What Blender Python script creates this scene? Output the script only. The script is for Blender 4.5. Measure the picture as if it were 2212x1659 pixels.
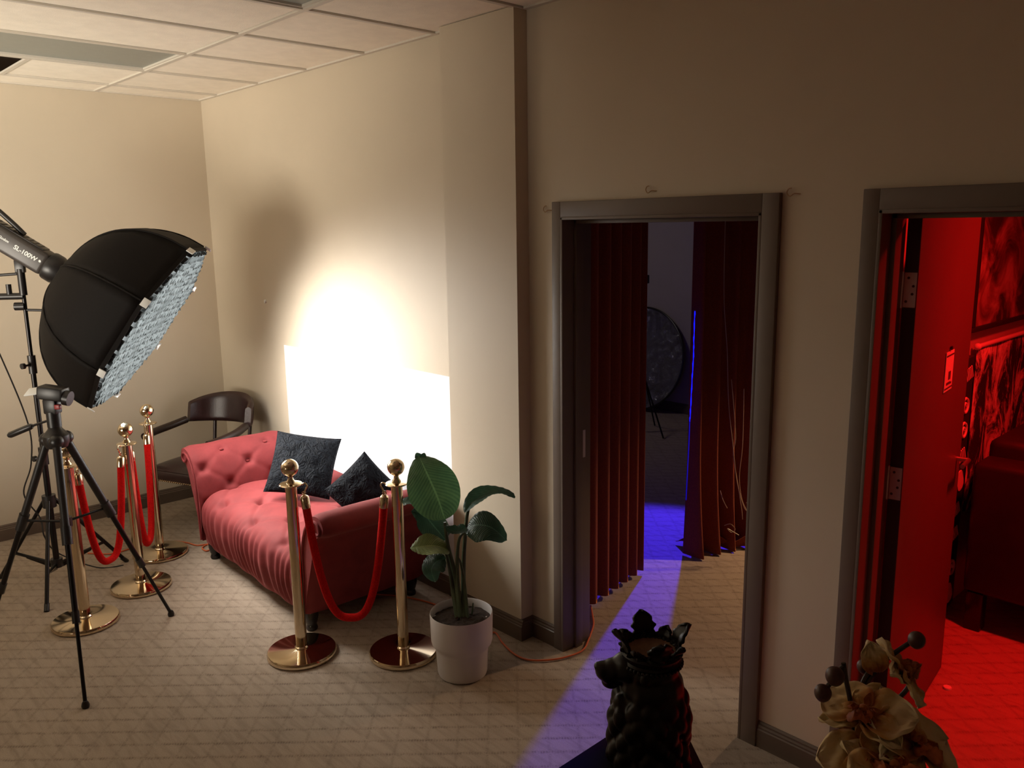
import bpy, bmesh, math, random
from mathutils import Vector, Matrix, Euler, noise as mnoise
random.seed(7)
V = Vector
PI = math.pi
for o in list(bpy.data.objects): bpy.data.objects.remove(o, do_unlink=True)
SC = bpy.context.scene
COL = SC.collection

# ------------------------------------------------------------------ camera
cam_d = bpy.data.cameras.new('camera'); cam = bpy.data.objects.new('camera', cam_d); COL.objects.link(cam)
CP = V((6.093, -2.664, 1.994)); YAW, PIT, ROL, FPX = 0.819, 0.189, -0.0145, 1793.0
FW = V((-math.sin(YAW)*math.cos(PIT), math.cos(YAW)*math.cos(PIT), -math.sin(PIT)))
_r = V((math.cos(YAW), math.sin(YAW), 0)); _u = _r.cross(FW)
RT = _r*math.cos(ROL)+_u*math.sin(ROL); UP = _u*math.cos(ROL)-_r*math.sin(ROL)
cam.matrix_world = Matrix(((RT.x, UP.x, -FW.x, CP.x), (RT.y, UP.y, -FW.y, CP.y), (RT.z, UP.z, -FW.z, CP.z), (0, 0, 0, 1)))
cam_d.sensor_fit = 'HORIZONTAL'; cam_d.sensor_width = 36; cam_d.lens = FPX/2212*36
cam_d.clip_start = 0.05; cam_d.clip_end = 60
SC.camera = cam
def ray(px, py): return FW+RT*((px-1106)/FPX)-UP*((py-829.5)/FPX)
def at_depth(px, py, d): return CP+ray(px, py)*d
def at_z(px, py, z):
    d = ray(px, py); return CP+d*((z-CP.z)/d.z)
def at_y(px, py, y):
    d = ray(px, py); return CP+d*((y-CP.y)/d.y)

# ------------------------------------------------------------------ world, exposure, lights
w = bpy.data.worlds.new('world'); SC.world = w; w.use_nodes = True
w.node_tree.nodes['Background'].inputs[0].default_value = (0.02, 0.016, 0.014, 1)
w.node_tree.nodes['Background'].inputs[1].default_value = 0.2
SC.view_settings.view_transform = 'Standard'; SC.view_settings.look = 'None'
SC.view_settings.exposure = 0.0; SC.view_settings.gamma = 1.0; SC.view_settings.use_curve_mapping = False

def lamp(name, kind, loc, energy, color, aim=None, **kw):
    d = bpy.data.lights.new(name, kind); d.energy = energy; d.color = color
    for k, v in kw.items(): setattr(d, k, v)
    o = bpy.data.objects.new(name, d); COL.objects.link(o); o.location = loc
    if aim is not None:
        o.rotation_euler = (V(aim)-V(loc)).to_track_quat('-Z', 'Y').to_euler()
    return o
HH = 2.908
# softbox: pivot on the stand, axis and mouth
STAND = V((1.0, -1.51, 0))
LAX = V((0.470, 0.671, -0.574)).normalized()
LMP = V((1.0, -1.51, 1.92))
MOUTH = LMP+LAX*0.76
LRAD = 0.545
lamp('softbox_light', 'AREA', MOUTH-LAX*0.018, 145, (1.0, 0.955, 0.89), aim=MOUTH+LAX, shape='DISK', size=0.98)
# added warm fill, out of view, brightening the ceiling and left wall
lamp('room_fill_light', 'AREA', (2.5, -5.0, 1.15), 66, (1.0, 0.91, 0.77), aim=(0.35, -2.0, 2.85), shape='RECTANGLE', size=2.2, size_y=1.2, spread=1.4)
# blue spotlight in the curtained room, shining out between the curtains
lamp('blue_spot', 'SPOT', (2.62, 2.52, 2.05), 640, (0.045, 0.02, 1.0), aim=(3.42, 0.70, 0.0), spot_size=1.15, spot_blend=0.35, shadow_soft_size=0.03)
# warm lamp in the curtained room
lamp('warm_lamp', 'SPOT', (4.22, 2.42, 1.45), 95, (1.0, 0.62, 0.34), aim=(3.85, 1.15, 0.0), spot_size=1.25, spot_blend=0.8, shadow_soft_size=0.05)
# added faint fill without a visible source, lifting the dark room's far end
lamp('dark_room_fill', 'AREA', (0.6, 2.6, 2.5), 3.6, (1.0, 0.86, 0.84), aim=(0.8, 3.6, 0.3), shape='DISK', size=0.4)
# red lamp in the lounge on the right
lamp('red_lamp', 'AREA', (5.75, 1.15, 2.80), 42, (1.0, 0.010, 0.008), aim=(5.70, 1.15, 0), shape='DISK', size=0.25, spread=2.2)

# ------------------------------------------------------------------ materials
def lin(c):
    if isinstance(c, str):
        c = tuple(int(c[i:i+2], 16)/255 for i in (0, 2, 4))
        c = tuple(x/12.92 if x <= 0.04045 else ((x+0.055)/1.055)**2.4 for x in c)
    return (*c[:3], 1)
class NT:
    def __init__(s, name):
        s.m = bpy.data.materials.new(name); s.m.use_nodes = True
        s.t = s.m.node_tree; s.n = s.t.nodes; s.b = s.n['Principled BSDF']
    def node(s, kind, **kw):
        n = s.n.new(kind)
        for k, v in kw.items(): setattr(n, k, v)
        return n
    def link(s, a, b): s.t.links.new(a, b)
    def math(s, op, a, b=None, c=None):
        n = s.node('ShaderNodeMath', operation=op)
        for i, x in enumerate((a, b, c)):
            if x is None: continue
            if isinstance(x, (int, float)): n.inputs[i].default_value = x
            else: s.link(x, n.inputs[i])
        return n.outputs[0]
    def noise(s, scale, detail=3, rough=0.5, vec=None, dist=0.0):
        n = s.node('ShaderNodeTexNoise'); n.inputs['Scale'].default_value = scale
        n.inputs['Detail'].default_value = detail; n.inputs['Roughness'].default_value = rough; n.inputs['Distortion'].default_value = dist
        if vec is not None: s.link(vec, n.inputs['Vector'])
        return n.outputs['Fac']
    def ramp(s, fac, stops, interp='LINEAR'):
        n = s.node('ShaderNodeValToRGB'); r = n.color_ramp; r.interpolation = interp
        while len(r.elements) < len(stops): r.elements.new(0.5)
        for e, (p, c) in zip(r.elements, stops):
            e.position = p; e.color = lin(c)
        s.link(fac, n.inputs[0]); return n.outputs[0]
    def mix(s, fac, a, b, blend='MIX'):
        n = s.node('ShaderNodeMix', data_type='RGBA', blend_type=blend)
        for sock, x in ((n.inputs[0], fac), (n.inputs[6], a), (n.inputs[7], b)):
            if isinstance(x, (int, float)): sock.default_value = x
            elif isinstance(x, (str, tuple)): sock.default_value = lin(x)
            else: s.link(x, sock)
        return n.outputs[2]
    def bump(s, h, strength=0.3, dist=0.01):
        n = s.node('ShaderNodeBump'); n.inputs['Strength'].default_value = strength; n.inputs['Distance'].default_value = dist
        s.link(h, n.inputs['Height']); s.link(n.outputs[0], s.b.inputs['Normal'])
    def obj(s): return s.node('ShaderNodeTexCoord').outputs['Object']
    def pos(s): return s.node('ShaderNodeNewGeometry').outputs['Position']
    def set(s, **kw):
        for k, v in kw.items():
            i = s.b.inputs[k.replace('_', ' ')]
            if isinstance(v, str): i.default_value = lin(v)
            elif isinstance(v, tuple): i.default_value = lin(v)
            elif isinstance(v, (int, float)): i.default_value = v
            else: s.link(v, i)
        return s
MATS = {}
def mat(name, col, rough=0.6, metal=0.0, nscale=None, namt=0.12, bump=0.0, bscale=60, **kw):
    if name in MATS: return MATS[name]
    t = NT(name); t.set(Roughness=rough, Metallic=metal, **kw)
    c = lin(col)
    if nscale:
        f = t.noise(nscale, 4, 0.6, t.obj())
        lo = tuple(x*(1-namt) for x in c[:3]); hi = tuple(min(1, x*(1+namt)) for x in c[:3])
        t.set(Base_Color=t.ramp(f, [(0.3, lo), (0.7, hi)]))
    else: t.b.inputs['Base Color'].default_value = c
    if bump: t.bump(t.noise(bscale, 3, 0.6, t.obj()), bump, 0.004)
    MATS[name] = t.m
    return t.m
def emit(name, col, strength, base='111111'):
    t = NT(name); t.b.inputs['Base Color'].default_value = lin(base)
    t.b.inputs['Emission Color'].default_value = lin(col); t.b.inputs['Emission Strength'].default_value = strength
    return t.m

M = {}
M['wall'] = mat('wall_paint', (0.58, 0.50, 0.385), 0.55, nscale=1.3, namt=0.03, bump=0.08, bscale=260)
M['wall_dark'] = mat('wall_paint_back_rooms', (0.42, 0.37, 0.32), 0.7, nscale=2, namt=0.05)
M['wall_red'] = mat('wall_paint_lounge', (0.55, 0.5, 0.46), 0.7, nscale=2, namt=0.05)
M['tile'] = mat('ceiling_tile_fibre', (0.88, 0.81, 0.69), 0.95, nscale=9, namt=0.05, bump=0.25, bscale=190)
M['bar'] = mat('ceiling_grid_enamel', (0.62, 0.57, 0.49), 0.5)
M['diff'] = mat('troffer_lens_grey', (0.27, 0.285, 0.255), 0.35, nscale=25, namt=0.04)
M['plenum'] = mat('plenum_dark', (0.05, 0.03, 0.025), 0.9)
M['trim'] = mat('door_trim_brown', (0.135, 0.100, 0.078), 0.5, nscale=3, namt=0.06)
M['base'] = mat('baseboard_brown', (0.115, 0.082, 0.062), 0.42, nscale=4, namt=0.08)
M['white'] = mat('white_panel', (0.80, 0.84, 0.90), 0.45, nscale=5, namt=0.02, bump=0.06, bscale=9)
M['black'] = mat('black_plastic', (0.012, 0.010, 0.010), 0.38, nscale=30, namt=0.2)
M['blackm'] = mat('black_anodised_metal', (0.02, 0.018, 0.018), 0.28, 0.7)
M['fabric'] = mat('softbox_black_fabric', (0.0050, 0.0035, 0.0030), 0.75, nscale=90, namt=0.3, Specular_IOR_Level=0.2)
M['grey'] = mat('lamp_housing_grey', (0.045, 0.037, 0.033), 0.42, nscale=40, namt=0.1)
M['print'] = mat('print_white', (0.75, 0.76, 0.74), 0.6)
M['silver'] = mat('brushed_steel', (0.55, 0.53, 0.5), 0.32, 0.9)
M['gold'] = mat('polished_brass', (0.70, 0.57, 0.40), 0.10, 1.0, nscale=7, namt=0.05)
M['goldd'] = mat('polished_brass_worn', (0.62, 0.44, 0.25), 0.12, 1.0, nscale=11, namt=0.1)
M['velrope'] = mat('rope_red_velvet', (0.52, 0.007, 0.006), 0.95, Specular_IOR_Level=0.1, nscale=140, namt=0.25, bump=0.3, bscale=500, Sheen_Weight=0.08, Sheen_Tint=(1, .10, .05))
M['wood'] = mat('dark_mahogany', (0.022, 0.010, 0.008), 0.3, nscale=18, namt=0.3)
M['leather'] = mat('oxblood_leather', (0.030, 0.011, 0.011), 0.30, nscale=14, namt=0.25, bump=0.2, bscale=160)
M['nail'] = mat('antique_brass_nail', (0.45, 0.32, 0.18), 0.3, 1.0)
M['legblk'] = mat('black_lacquer', (0.012, 0.010, 0.010), 0.25)
M['pot'] = mat('pot_warm_white', (0.60, 0.56, 0.54), 0.5, nscale=6, namt=0.03)
M['soil'] = mat('potting_soil', (0.030, 0.016, 0.010), 0.95, nscale=60, namt=0.6, bump=0.8, bscale=120)
M['stem'] = mat('plant_stem_green', (0.060, 0.085, 0.040), 0.45, nscale=30, namt=0.2)
M['cord'] = mat('orange_cord', (0.62, 0.13, 0.04), 0.5)
M['blackcord'] = mat('black_cord', (0.012, 0.01, 0.01), 0.5)
M['wire'] = mat('pale_wire', (0.42, 0.27, 0.15), 0.4)
M['statue'] = mat('statue_bronze_black', (0.006, 0.004, 0.003), 0.36, 0.0, Specular_IOR_Level=0.3, nscale=25, namt=0.4)
M['crown_in'] = mat('crown_brown_wax', (0.16, 0.085, 0.045), 0.6, nscale=40, namt=0.25)
M['table'] = mat('black_table_wood', (0.004, 0.003, 0.003), 0.7, nscale=12, namt=0.3, Specular_IOR_Level=0.1)
M['bud'] = mat('orchid_bud_brown', (0.075, 0.030, 0.022), 0.4, nscale=60, namt=0.3)
M['ostem'] = mat('orchid_stem_dark', (0.035, 0.024, 0.014), 0.5)
M['doorleaf'] = mat('door_paint', (0.135, 0.100, 0.078), 0.45, nscale=3, namt=0.05)
M['dooredge'] = mat('door_edge_dark', (0.03, 0.02, 0.018), 0.6)
M['hinge'] = mat('hinge_steel', (0.55, 0.5, 0.52), 0.4, 0.6)
M['card'] = mat('card_white', (0.85, 0.85, 0.85), 0.5)
M['cardink'] = mat('card_ink', (0.09, 0.05, 0.05), 0.6)
M['sofa2'] = mat('black_sofa_leather', (0.022, 0.018, 0.018), 0.5, nscale=10, namt=0.2)
M['reflect'] = None

def velvet(name, base, hi):
    t = NT(name); p = t.obj()
    f = t.noise(6.5, 5, 0.65, p, 0.6); g = t.noise(420, 2, 0.6, p)
    c = t.ramp(f, [(0.30, base), (0.60, hi)])
    c = t.mix(0.35, c, t.ramp(g, [(0.3, base), (0.7, hi)]))
    t.set(Base_Color=c, Roughness=0.8, Sheen_Weight=0.12, Sheen_Roughness=0.4, Sheen_Tint=(1.0, 0.35, 0.32))
    t.bump(g, 0.15, 0.002); return t.m
M['sofa'] = velvet('rose_red_velvet', (0.150, 0.011, 0.013), (0.235, 0.024, 0.026))

def pillow_mat():
    t = NT('navy_brocade'); p = t.obj()
    f = t.noise(17, 3, 0.55, p, 1.6); g = t.noise(90, 3, 0.6, p)
    band = t.math('ABSOLUTE', t.math('SUBTRACT', f, 0.5))
    c = t.ramp(band, [(0.0, (0.0080, 0.0110, 0.0160)), (0.06, (0.0025, 0.0034, 0.0055)), (0.25, (0.0050, 0.0070, 0.0110))])
    t.set(Base_Color=c, Roughness=0.75); t.b.inputs['Specular IOR Level'].default_value = 0.12
    h = t.math('ADD', t.math('MULTIPLY', band, 4.0), t.math('MULTIPLY', g, 0.35))
    t.bump(h, 0.9, 0.008); return t.m
M['pillow'] = pillow_mat()

def carpet():
    t = NT('diagonal_grid_carpet'); p = t.pos()
    mp = t.node('ShaderNodeMapping'); mp.inputs['Rotation'].default_value = (0, 0, math.radians(-47)); t.link(p, mp.inputs[0])
    wob = t.node('ShaderNodeTexNoise'); wob.inputs['Scale'].default_value = 48; t.link(mp.outputs[0], wob.inputs[0])
    wv = t.node('ShaderNodeVectorMath', operation='MULTIPLY_ADD'); t.link(wob.outputs['Color'], wv.inputs[0])
    wv.inputs[1].default_value = (0.010, 0.009, 0); t.link(mp.outputs[0], wv.inputs[2])
    sx = t.node('ShaderNodeSeparateXYZ'); t.link(wv.outputs[0], sx.inputs[0])
    def line(c, per, wid):
        f = t.math('FRACT', t.math('DIVIDE', c, per))
        d = t.math('ABSOLUTE', t.math('SUBTRACT', f, 0.5))
        return t.math('SMOOTH_MIN', t.math('MAXIMUM', t.math('SUBTRACT', 1.0, t.math('DIVIDE', d, wid)), 0.0), 1.0, 0.2)
    lx = t.math('MULTIPLY', line(sx.outputs[0], 0.120, 0.085), 0.6); ly = line(sx.outputs[1], 0.086, 0.15)
    brk = t.noise(30, 3, 0.7, mp.outputs[0]); brk2 = t.ramp(brk, [(0.36, (0.05,)*3), (0.60, (1.0,)*3)])
    # short hatch strokes across the lines
    hx = t.math('FRACT', t.math('DIVIDE', sx.outputs[0], 0.011)); hy = t.math('FRACT', t.math('DIVIDE', sx.outputs[1], 0.011))
    hat = t.math('MULTIPLY', t.math('GREATER_THAN', hx, 0.4), t.math('MULTIPLY', ly, 0.55))
    hat2 = t.math('MULTIPLY', t.math('GREATER_THAN', hy, 0.4), t.math('MULTIPLY', lx, 0.55))
    ln = t.math('MAXIMUM', t.math('ADD', t.math('MULTIPLY', ly, 0.45), hat), t.math('ADD', t.math('MULTIPLY', lx, 0.45), hat2))
    ln = t.math('MULTIPLY', ln, brk2)
    fine = t.noise(330, 3, 0.7, p); big = t.noise(2.4, 3, 0.5, p)
    c = t.ramp(fine, [(0.25, (0.260, 0.198, 0.146)), (0.75, (0.570, 0.458, 0.348))])
    c = t.mix(t.math('MULTIPLY', big, 0.22), c, (0.16, 0.12, 0.09))
    st = t.node('ShaderNodeMapping'); st.inputs['Rotation'].default_value = (0, 0, math.radians(-47)); st.inputs['Scale'].default_value = (3, 22, 1); t.link(p, st.inputs[0])
    c = t.mix(t.ramp(t.noise(1.6, 3, 0.6, st.outputs[0]), [(0.45, (0, 0, 0)), (0.75, (0.38, 0.38, 0.38))]), c, (0.12, 0.085, 0.06))
    c = t.mix(t.math('MULTIPLY', ln, 0.66), c, (0.085, 0.052, 0.036))
    t.set(Base_Color=c, Roughness=0.95, Sheen_Weight=0.1)
    t.bump(t.math('SUBTRACT', fine, t.math('MULTIPLY', ln, 0.6)), 0.5, 0.006); return t.m
M['carpet'] = carpet()

def leafmat(name, dark, light):
    t = NT(name); uv = t.node('ShaderNodeUVMap').outputs[0]
    sx = t.node('ShaderNodeSeparateXYZ'); t.link(uv, sx.inputs[0])
    v = t.math('ADD', sx.outputs[1], t.math('MULTIPLY', t.math('ABSOLUTE', t.math('SUBTRACT', sx.outputs[0], 0.5)), 0.5))
    wv = t.math('SINE', t.math('MULTIPLY', v, 130.0)); f = t.noise(9, 3, 0.6, t.obj())
    mixf = t.math('ADD', t.math('MULTIPLY', f, 0.7), t.math('MULTIPLY', wv, 0.10))
    c = t.ramp(mixf, [(0.22, dark), (0.58, light)])
    rib = t.math('LESS_THAN', t.math('ABSOLUTE', t.math('SUBTRACT', sx.outputs[0], 0.5)), 0.018)
    c = t.mix(t.math('MULTIPLY', rib, 0.6), c, tuple(min(1, x*1.7+0.02) for x in light))
    t.set(Base_Color=c, Roughness=0.36); t.bump(wv, 0.25, 0.003)
    tr = t.node('ShaderNodeBsdfTranslucent'); t.link(t.mix(1.0, c, (0.9, 1.0, 0.75), 'MULTIPLY'), tr.inputs[0])
    ms = t.node('ShaderNodeMixShader'); ms.inputs[0].default_value = 0.38; t.link(t.b.outputs[0], ms.inputs[1]); t.link(tr.outputs[0], ms.inputs[2])
    t.link(ms.outputs[0], t.n['Material Output'].inputs[0])
    return t.m
M['leaf'] = leafmat('leaf_green', (0.050, 0.110, 0.062), (0.115, 0.215, 0.105))
M['leafd'] = leafmat('leaf_dark_green', (0.022, 0.055, 0.042), (0.055, 0.115, 0.080))
M['leafy'] = leafmat('leaf_pale_green', (0.13, 0.17, 0.055), (0.28, 0.33, 0.13))

def petalmat():
    t = NT('silk_petal'); uv = t.node('ShaderNodeUVMap').outputs[0]
    sx = t.node('ShaderNodeSeparateXYZ'); t.link(uv, sx.inputs[0])
    f = t.noise(38, 4, 0.6, t.obj(), 0.5)
    k = t.math('ADD', sx.outputs[1], t.math('MULTIPLY', t.math('SUBTRACT', f, 0.5), 0.9))
    c = t.ramp(k, [(0.12, (0.42, 0.12, 0.02)), (0.36, (0.62, 0.34, 0.10)), (0.58, (0.76, 0.58, 0.28)), (0.95, (0.82, 0.68, 0.40))])
    t.set(Base_Color=c, Roughness=0.75, Sheen_Weight=0.2); t.b.inputs['Subsurface Weight'].default_value = 0.0
    t.bump(t.noise(160, 2, 0.5, t.obj()), 0.2, 0.002); return t.m
M['petal'] = petalmat()
M['lip'] = mat('orchid_lip_rust', (0.40, 0.095, 0.02), 0.6, nscale=60, namt=0.4)

def curtainmat():
    t = NT('rust_red_curtain'); f = t.noise(150, 3, 0.6, t.obj())
    t.set(Base_Color=t.ramp(f, [(0.3, (0.15, 0.020, 0.006)), (0.7, (0.23, 0.036, 0.011))]), Roughness=0.9, Sheen_Weight=0.55, Sheen_Roughness=0.3, Sheen_Tint=(1, .35, .12))
    return t.m
M['curtain'] = curtainmat()
def foilmat():
    t = NT('crinkled_silver_foil'); f = t.noise(11, 6, 0.7, t.obj(), 1.2)
    t.set(Base_Color=(0.55, 0.6, 0.62), Metallic=0.95, Roughness=0.22); t.bump(f, 1.0, 0.08); return t.m
M['foil'] = foilmat()
def monoart(name, scale, dist, stops):
    t = NT(name); f = t.noise(scale, 5, 0.6, t.obj(), dist)
    t.set(Base_Color=t.ramp(f, stops), Roughness=0.6); return t.m
M['art_dark'] = monoart('abstract_canvas', 3.2, 1.2, [(0.42, (0.05, 0.02, 0.02)), (0.52, (0.22, 0.12, 0.1)), (0.66, (0.5, 0.4, 0.36))])
def tapmat():
    t = NT('monochrome_tapestry'); mp = t.node('ShaderNodeMapping'); mp.inputs['Scale'].default_value = (1, 1, 0.5); t.link(t.obj(), mp.inputs[0])
    f = t.noise(8, 6, 0.72, mp.outputs[0], 0.8)
    t.set(Base_Color=t.ramp(f, [(0.46, (0.02, 0.012, 0.012)), (0.52, (0.45, 0.4, 0.4)), (0.6, (0.85, 0.8, 0.8))]), Roughness=0.85); return t.m
M['art_tap'] = tapmat()
M['art_panel'] = mat('screen_black', (0.02, 0.014, 0.014), 0.6)
M['art_white'] = mat('screen_white', (0.85, 0.8, 0.8), 0.6)
M['grid'] = mat('softbox_grid_fabric', (0.024, 0.031, 0.034), 0.9)
M['diffuser'] = mat('softbox_diffuser', (0.6, 0.6, 0.6), 0.9)
M['led'] = emit('blue_led', (0.004, 0.006, 1.0), 2.2)
M['ledoff'] = emit('blue_led_dim', (0.005, 0.006, 1.0), 0.35)

# ------------------------------------------------------------------ geometry helpers
class MB:
    def __init__(s): s.v = []; s.f = []; s.uv = {}
    def add(s, verts, faces):
        n = len(s.v); s.v += [V(p) for p in verts]; s.f += [tuple(i+n for i in f) for f in faces]; return n
    def box(s, c, size, R=None, bev=0.0, seg=2):
        bm = bmesh.new(); bmesh.ops.create_cube(bm, size=1)
        for p in bm.verts: p.co = V((p.co.x*size[0], p.co.y*size[1], p.co.z*size[2]))
        if bev > 0: bmesh.ops.bevel(bm, geom=list(bm.edges), offset=bev, segments=seg, affect='EDGES', profile=0.5)
        bm.verts.index_update()
        s.add([V(c)+(R @ p.co if R else p.co) for p in bm.verts], [[q.index for q in f.verts] for f in bm.faces]); bm.free(); return s
    def span(s, a, b, bev=0.0): 
        a, b = V(a), V(b); return s.box((a+b)/2, [abs(x) for x in (b-a)], None, bev)
    def ring(s, c, ax, r, n, ref=None):
        ax = V(ax).normalized(); ref = V(ref) if ref is not None else (V((0, 0, 1)) if abs(ax.z) < 0.9 else V((1, 0, 0)))
        u = ref.cross(ax).normalized(); w_ = ax.cross(u)
        return [V(c)+u*(r*math.cos(2*PI*i/n))+w_*(r*math.sin(2*PI*i/n)) for i in range(n)]
    def tube(s, path, r, n=10, cap=True, closed=False):
        path = [V(p) for p in path]; m = len(path); rs = r if isinstance(r, (list, tuple)) else [r]*m
        tan = []
        for i in range(m):
            a = path[(i-1) % m] if (closed or i) else path[0]; b = path[(i+1) % m] if (closed or i < m-1) else path[-1]
            tan.append((b-a).normalized())
        t0 = tan[0]; ref = V((0, 0, 1)) if abs(t0.z) < 0.9 else V((1, 0, 0)); u = ref.cross(t0).normalized()
        base = len(s.v)
        for i in range(m):
            if i: 
                q = tan[i-1].rotation_difference(tan[i]); u = q @ u
            w_ = tan[i].cross(u)
            s.v += [path[i]+u*(rs[i]*math.cos(2*PI*k/n))+w_*(rs[i]*math.sin(2*PI*k/n)) for k in range(n)]
        for i in range(m if closed else m-1):
            j = (i+1) % m
            s.f += [(base+i*n+k, base+i*n+(k+1) % n, base+j*n+(k+1) % n, base+j*n+k) for k in range(n)]
        if cap and not closed:
            s.f.append(tuple(base+k for k in reversed(range(n)))); s.f.append(tuple(base+(m-1)*n+k for k in range(n)))
        return s
    def cyl(s, a, b, r, r2=None, n=16): return s.tube([a, b], [r, r if r2 is None else r2], n)
    def lathe(s, prof, c=(0, 0, 0), n=32, ax=None):
        R = V(ax).to_track_quat('Z', 'Y').to_matrix() if ax is not None else None
        base = len(s.v); c = V(c); m = len(prof)
        for r, z in prof:
            for k in range(n):
                p = V((r*math.cos(2*PI*k/n), r*math.sin(2*PI*k/n), z)); s.v.append(c+(R @ p if R else p))
        for i in range(m-1):
            s.f += [(base+i*n+k, base+i*n+(k+1) % n, base+(i+1)*n+(k+1) % n, base+(i+1)*n+k) for k in range(n)]
        if prof[0][0] > 1e-5: s.f.append(tuple(base+k for k in reversed(range(n))))
        if prof[-1][0] > 1e-5: s.f.append(tuple(base+(m-1)*n+k for k in range(n)))
        return s
    def sphere(s, c, r, nu=16, nv=10, R=None):
        r = (r, r, r) if isinstance(r, (int, float)) else r
        base = len(s.v); c = V(c)
        for j in range(nv+1):
            th = PI*j/nv
            for i in range(nu):
                p = V((r[0]*math.sin(th)*math.cos(2*PI*i/nu), r[1]*math.sin(th)*math.sin(2*PI*i/nu), -r[2]*math.cos(th)))
                s.v.append(c+(R @ p if R else p))
        for j in range(nv):
            s.f += [(base+j*nu+i, base+j*nu+(i+1) % nu, base+(j+1)*nu+(i+1) % nu, base+(j+1)*nu+i) for i in range(nu)]
        return s
    def grid(s, fn, nu, nv, uv=False):
        base = len(s.v)
        for j in range(nv+1):
            for i in range(nu+1):
                if uv: s.uv[len(s.v)] = (i/nu, j/nv)
                s.v.append(V(fn(i/nu, j/nv)))
        for j in range(nv):
            for i in range(nu):
                a = base+j*(nu+1)+i; s.f.append((a, a+1, a+nu+2, a+nu+1))
        return s
    def prism(s, poly, off):
        n = len(poly); poly = [V(p) for p in poly]; off = V(off)
        s.add(poly+[p+off for p in poly], [tuple(reversed(range(n))), tuple(range(n, 2*n))]+[(i, (i+1) % n, n+(i+1) % n, n+i) for i in range(n)]); return s
    def mesh(s, name, shift=V((0, 0, 0)), ang=38):
        me = bpy.data.meshes.new(name); me.from_pydata([tuple(p-shift) for p in s.v], [], s.f)
        bm = bmesh.new(); bm.from_mesh(me)
        if not s.uv: bmesh.ops.remove_doubles(bm, verts=bm.verts, dist=1e-5)
        bmesh.ops.recalc_face_normals(bm, faces=bm.faces)
        if s.uv:
            l = bm.loops.layers.uv.new('UVMap'); bm.verts.ensure_lookup_table()
            for f in bm.faces:
                for lp in f.loops: lp[l].uv = s.uv.get(lp.vert.index, (0.5, 0.5))
        bm.to_mesh(me); bm.free()
        if ang:
            for p in me.polygons: p.use_smooth = True
            me.set_sharp_from_angle(angle=math.radians(ang))
        return me
    def build(s, name, m, parent=None, ang=38, local=False):
        sh = V((0, 0, 0))
        if parent is not None and not local: sh = origin(parent)
        elif parent is None and not local:
            lo = V([min(p[i] for p in s.v) for i in range(3)]); hi = V([max(p[i] for p in s.v) for i in range(3)])
            sh = V(((lo.x+hi.x)/2, (lo.y+hi.y)/2, lo.z))
        o = bpy.data.objects.new(name, s.mesh(name, sh, ang)); o.data.materials.append(m); COL.objects.link(o)
        if parent is not None: o.parent = parent
        elif not local: o.location = sh
        return o
def origin(o):
    p = V((0, 0, 0))
    while o is not None: p += o.location; o = o.parent
    return p
def tag(o, label=None, cat=None, group=None, kind=None):
    for k, v in (('label', label), ('category', cat), ('group', group), ('kind', kind)):
        if v: o[k] = v
    return o
def thing(name, label, cat, loc=(0, 0, 0), rz=0.0, group=None):
    o = bpy.data.objects.new(name, None); COL.objects.link(o); o.location = loc; o.rotation_euler.z = rz
    o.empty_display_size = 0.1
    return tag(o, label, cat, group)
def piece(name, me, parent, loc=(0, 0, 0), m=None):
    o = bpy.data.objects.new(name, me); COL.objects.link(o); o.parent = parent; o.location = loc; return o
def solidify(o, th, off=0.0):
    md = o.modifiers.new('solid', 'SOLIDIFY'); md.thickness = th; md.offset = off; return o
def smoothcurve(pts, n=8):
    pts = [V(p) for p in pts]; out = []
    for i in range(len(pts)-1):
        p0 = pts[max(i-1, 0)]; p1 = pts[i]; p2 = pts[i+1]; p3 = pts[min(i+2, len(pts)-1)]
        for k in range(n):
            t = k/n
            out.append(0.5*((2*p1)+(p2-p0)*t+(2*p0-5*p1+4*p2-p3)*t*t+(3*p1-p0-3*p2+p3)*t**3))
    out.append(pts[-1]); return out
def struct(o, label=None): return tag(o, label, None, None, 'structure')

# ================================================================== THE SETTING
XR, YF = 8.6, -5.6          # far ends of the room behind the camera
T = 0.145                   # thickness of the wall with the doors
D1 = (3.584, 4.546); D2 = (4.952, 5.90); DH = 2.025
struct(MB().span((-0.6, YF, -0.1), (XR, 5.0, 0.0)).build('floor', M['carpet'], ang=0), 'beige carpet with a woven diagonal grid pattern')
struct(MB().span((-0.12, YF, 0), (0, 0, HH+0.3)).build('wall_left', M['wall'], ang=0))
wb = MB()
for a, b, z0, z1 in ((-0.12, D1[0], 0, HH+.3), (D1[0], D1[1], DH, HH+.3), (D1[1], D2[0], 0, HH+.3), (D2[0], D2[1], DH, HH+.3), (D2[1], XR, 0, HH+.3)):
    wb.span((a, 0, z0), (b, T, z1))
WB = struct(wb.build('wall_back', M['wall'], ang=0))
PX0, PX1, PD = 2.862, 3.368, 0.076
struct(MB().span((PX0, -PD, 0), (PX1, 0.0, HH)).build('wall_pilaster', M['wall'], ang=0))
struct(MB().span((XR, YF, 0), (XR+.1, 0.2, HH+.3)).build('wall_right', M['wall'], ang=0))
struct(MB().span((-.1, YF-.1, 0), (XR, YF, HH+.3)).build('wall_front', M['wall'], ang=0))
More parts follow.
